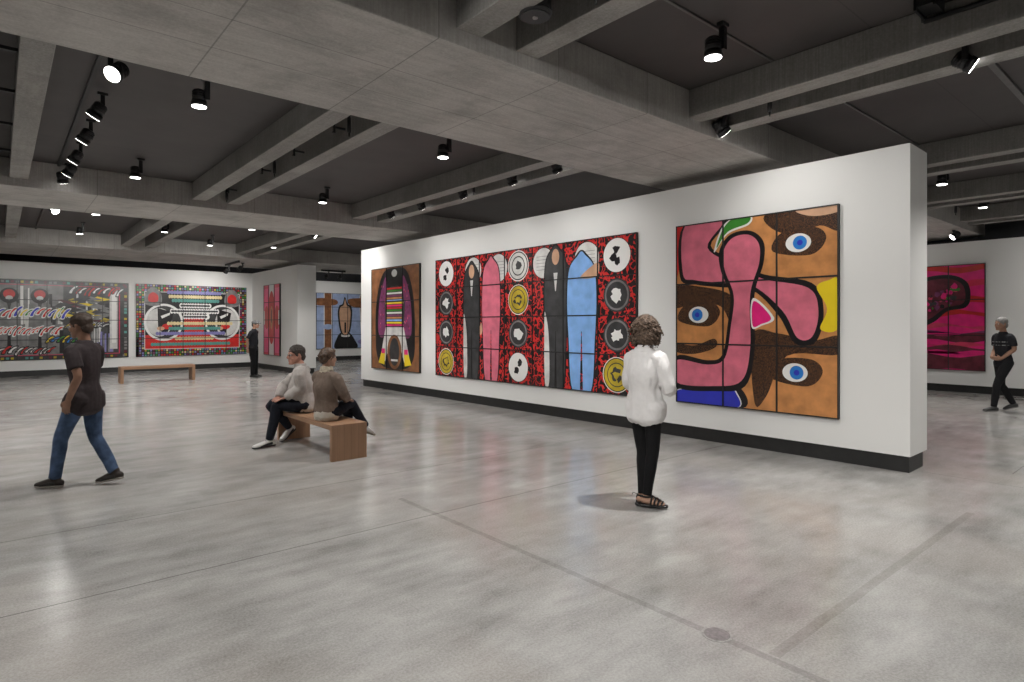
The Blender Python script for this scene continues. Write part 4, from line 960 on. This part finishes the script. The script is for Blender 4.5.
# 5 man in a cap at the back
dr = V((.763,-.646,0)); yw = math.atan2(dr.y, dr.x); sd5 = V((-.646,-.763,0))  # his right side, towards the camera
c5 = V((6.03,19.45,0)); D5 = lambda f, s, z: tuple(c5 + dr*f + sd5*s + V((0,0,z)))
def cap(root, head, hB, neck, Rt, Fw, shirt, P):
    bm = bmesh.new(); Q = lambda x, y, z: head + hB @ V((x, y, z))
    ball(bm, Q(0,-.008,.055), (.092,.112,.078), hB, 20, 14); loft(bm, [Q(0,.06,.050), Q(0,.12,.048), Q(0,.165,.040)], [(.078,.008),(.074,.007),(.05,.006)], Rt, 14, 3)
    fuse('cap', bm, fabric('grey_cap', (.13,.13,.13)), root, .007, 2)
person(dict(root=(6.03,19.45,0), label='man in a grey cap and black clothes standing by the back wall', yaw=yw,
  pelvis=D5(-.02,0,.92), chest=D5(-.03,0,1.24), neck=D5(.0,0,1.49), head=D5(.045,0,1.63), hpitch=.05, sw=.18, belly=.03,
  knL=D5(.02,-.07,.51), anL=D5(.02,-.08,.10), toeL=dr, knR=D5(.0,.08,.51), anR=D5(-.01,.09,.10), toeR=dr,
  elL=D5(-.10,-.21,1.18), wrL=D5(-.15,-.06,.98), elR=D5(-.11,.22,1.16), wrR=D5(-.13,.16,.90),
  handR=(V((0,0,-1)), sd5, dr, .4), handL=(sd5*.7+V((0,0,-.7)), -dr, V((0,0,1)), .4), skin=SK3, extra=[cap],
  hair=('short', mat('black_hair', (.03,.025,.02), .6)), top=fabric('black_tee', (.014,.014,.018)), sleeve=.5, bottom=BLACK, be=.02, hem=.06, te=.016,
  shoe=('shoe', mat('black_boot', (.012,.011,.011), .4), mat('black_rubber_sole', (.01,.01,.01), .6)), vox=.009))

# 6 walking visitor at the right edge
c6_ = V((14.40,2.74,0)); sd6 = V((.646,.763,0)); D6 = lambda f, s, z: tuple(c6_ + dl*f + sd6*s + V((0,0,z)))
def stripes(root, head, hB, neck, Rt, Fw, shirt, P):
    bm = bmesh.new()
    for z in (1.30, 1.24):
        nn = 24; ring = []
        for t in range(nn+1):
            th = t*2*math.pi/nn; ring.append(P(D6(math.sin(th)*.150-.005, math.cos(th)*.185, z)))
        loft(bm, ring, [(.014,.003)]*(nn+1), V((0,0,1)), 6, 1)
    fuse('chest_stripe', bm, fabric('pale_stripe', (.30,.30,.30)), shirt, .008, 1)
yw = math.atan2(dl.y, dl.x)
person(dict(root=(14.40,2.74,0), label='visitor walking by the right wall in a dark top with a pale chest stripe', yaw=yw,
  pelvis=D6(-.01,0,.92), chest=D6(.0,0,1.22), neck=D6(.0,0,1.49), head=D6(.035,0,1.63), sw=.18,
  knL=D6(.17,-.08,.52), anL=D6(.24,-.08,.105), toeL=dl*1+V((0,0,-.02)), knR=D6(-.03,.08,.50), anR=D6(-.25,.08,.14), toeR=dl*.95+V((0,0,-.2)),
  elL=D6(-.03,-.22,1.17), wrL=D6(.13,-.12,.99), elR=D6(-.03,.22,1.17), wrR=D6(.14,.10,1.0),
  handL=(dl*.4+sd6*.8, dl*1.0, V((0,0,1)), .6), handR=(dl*.4-sd6*.8, dl*1.0, V((0,0,1)), .6), skin=SK3, sleeve=.45,
  hair=('short', mat('grey_hair', (.25,.24,.23), .6)), top=fabric('charcoal_top', (.025,.025,.03)), bottom=fabric('charcoal_trousers', (.018,.018,.02)), hem=.06,
  shoe=('shoe', mat('grey_shoe', (.06,.06,.06), .5), mat('grey_sole', (.1,.1,.1), .6)), vox=.009, extra=[stripes]))

# ------------------------------------------------------------------ camera, world, colour
cam = bpy.data.cameras.new('camera'); co = bpy.data.objects.new('camera', cam); C.objects.link(co)
co.location = (0, 0, 1.62)
fx, fy = .6461331, .7632248
yaw = math.atan2(fy, fx)
co.rotation_euler = (math.radians(90), 0, yaw - math.pi/2)
cam.sensor_width = 36; cam.lens = 607/1024*36; cam.shift_y = -(341-324.8)/1024; cam.clip_end = 200; cam.clip_start = .05
bpy.context.scene.camera = co
w = bpy.data.worlds.new('world'); bpy.context.scene.world = w; w.use_nodes = True
w.node_tree.nodes['Background'].inputs[0].default_value = (.01,.01,.012,1); w.node_tree.nodes['Background'].inputs[1].default_value = 1
sc = bpy.context.scene
sc.view_settings.view_transform = 'Standard'; sc.view_settings.look = 'None'; sc.view_settings.gamma = 1; sc.view_settings.use_curve_mapping = False
sc.view_settings.exposure = 0
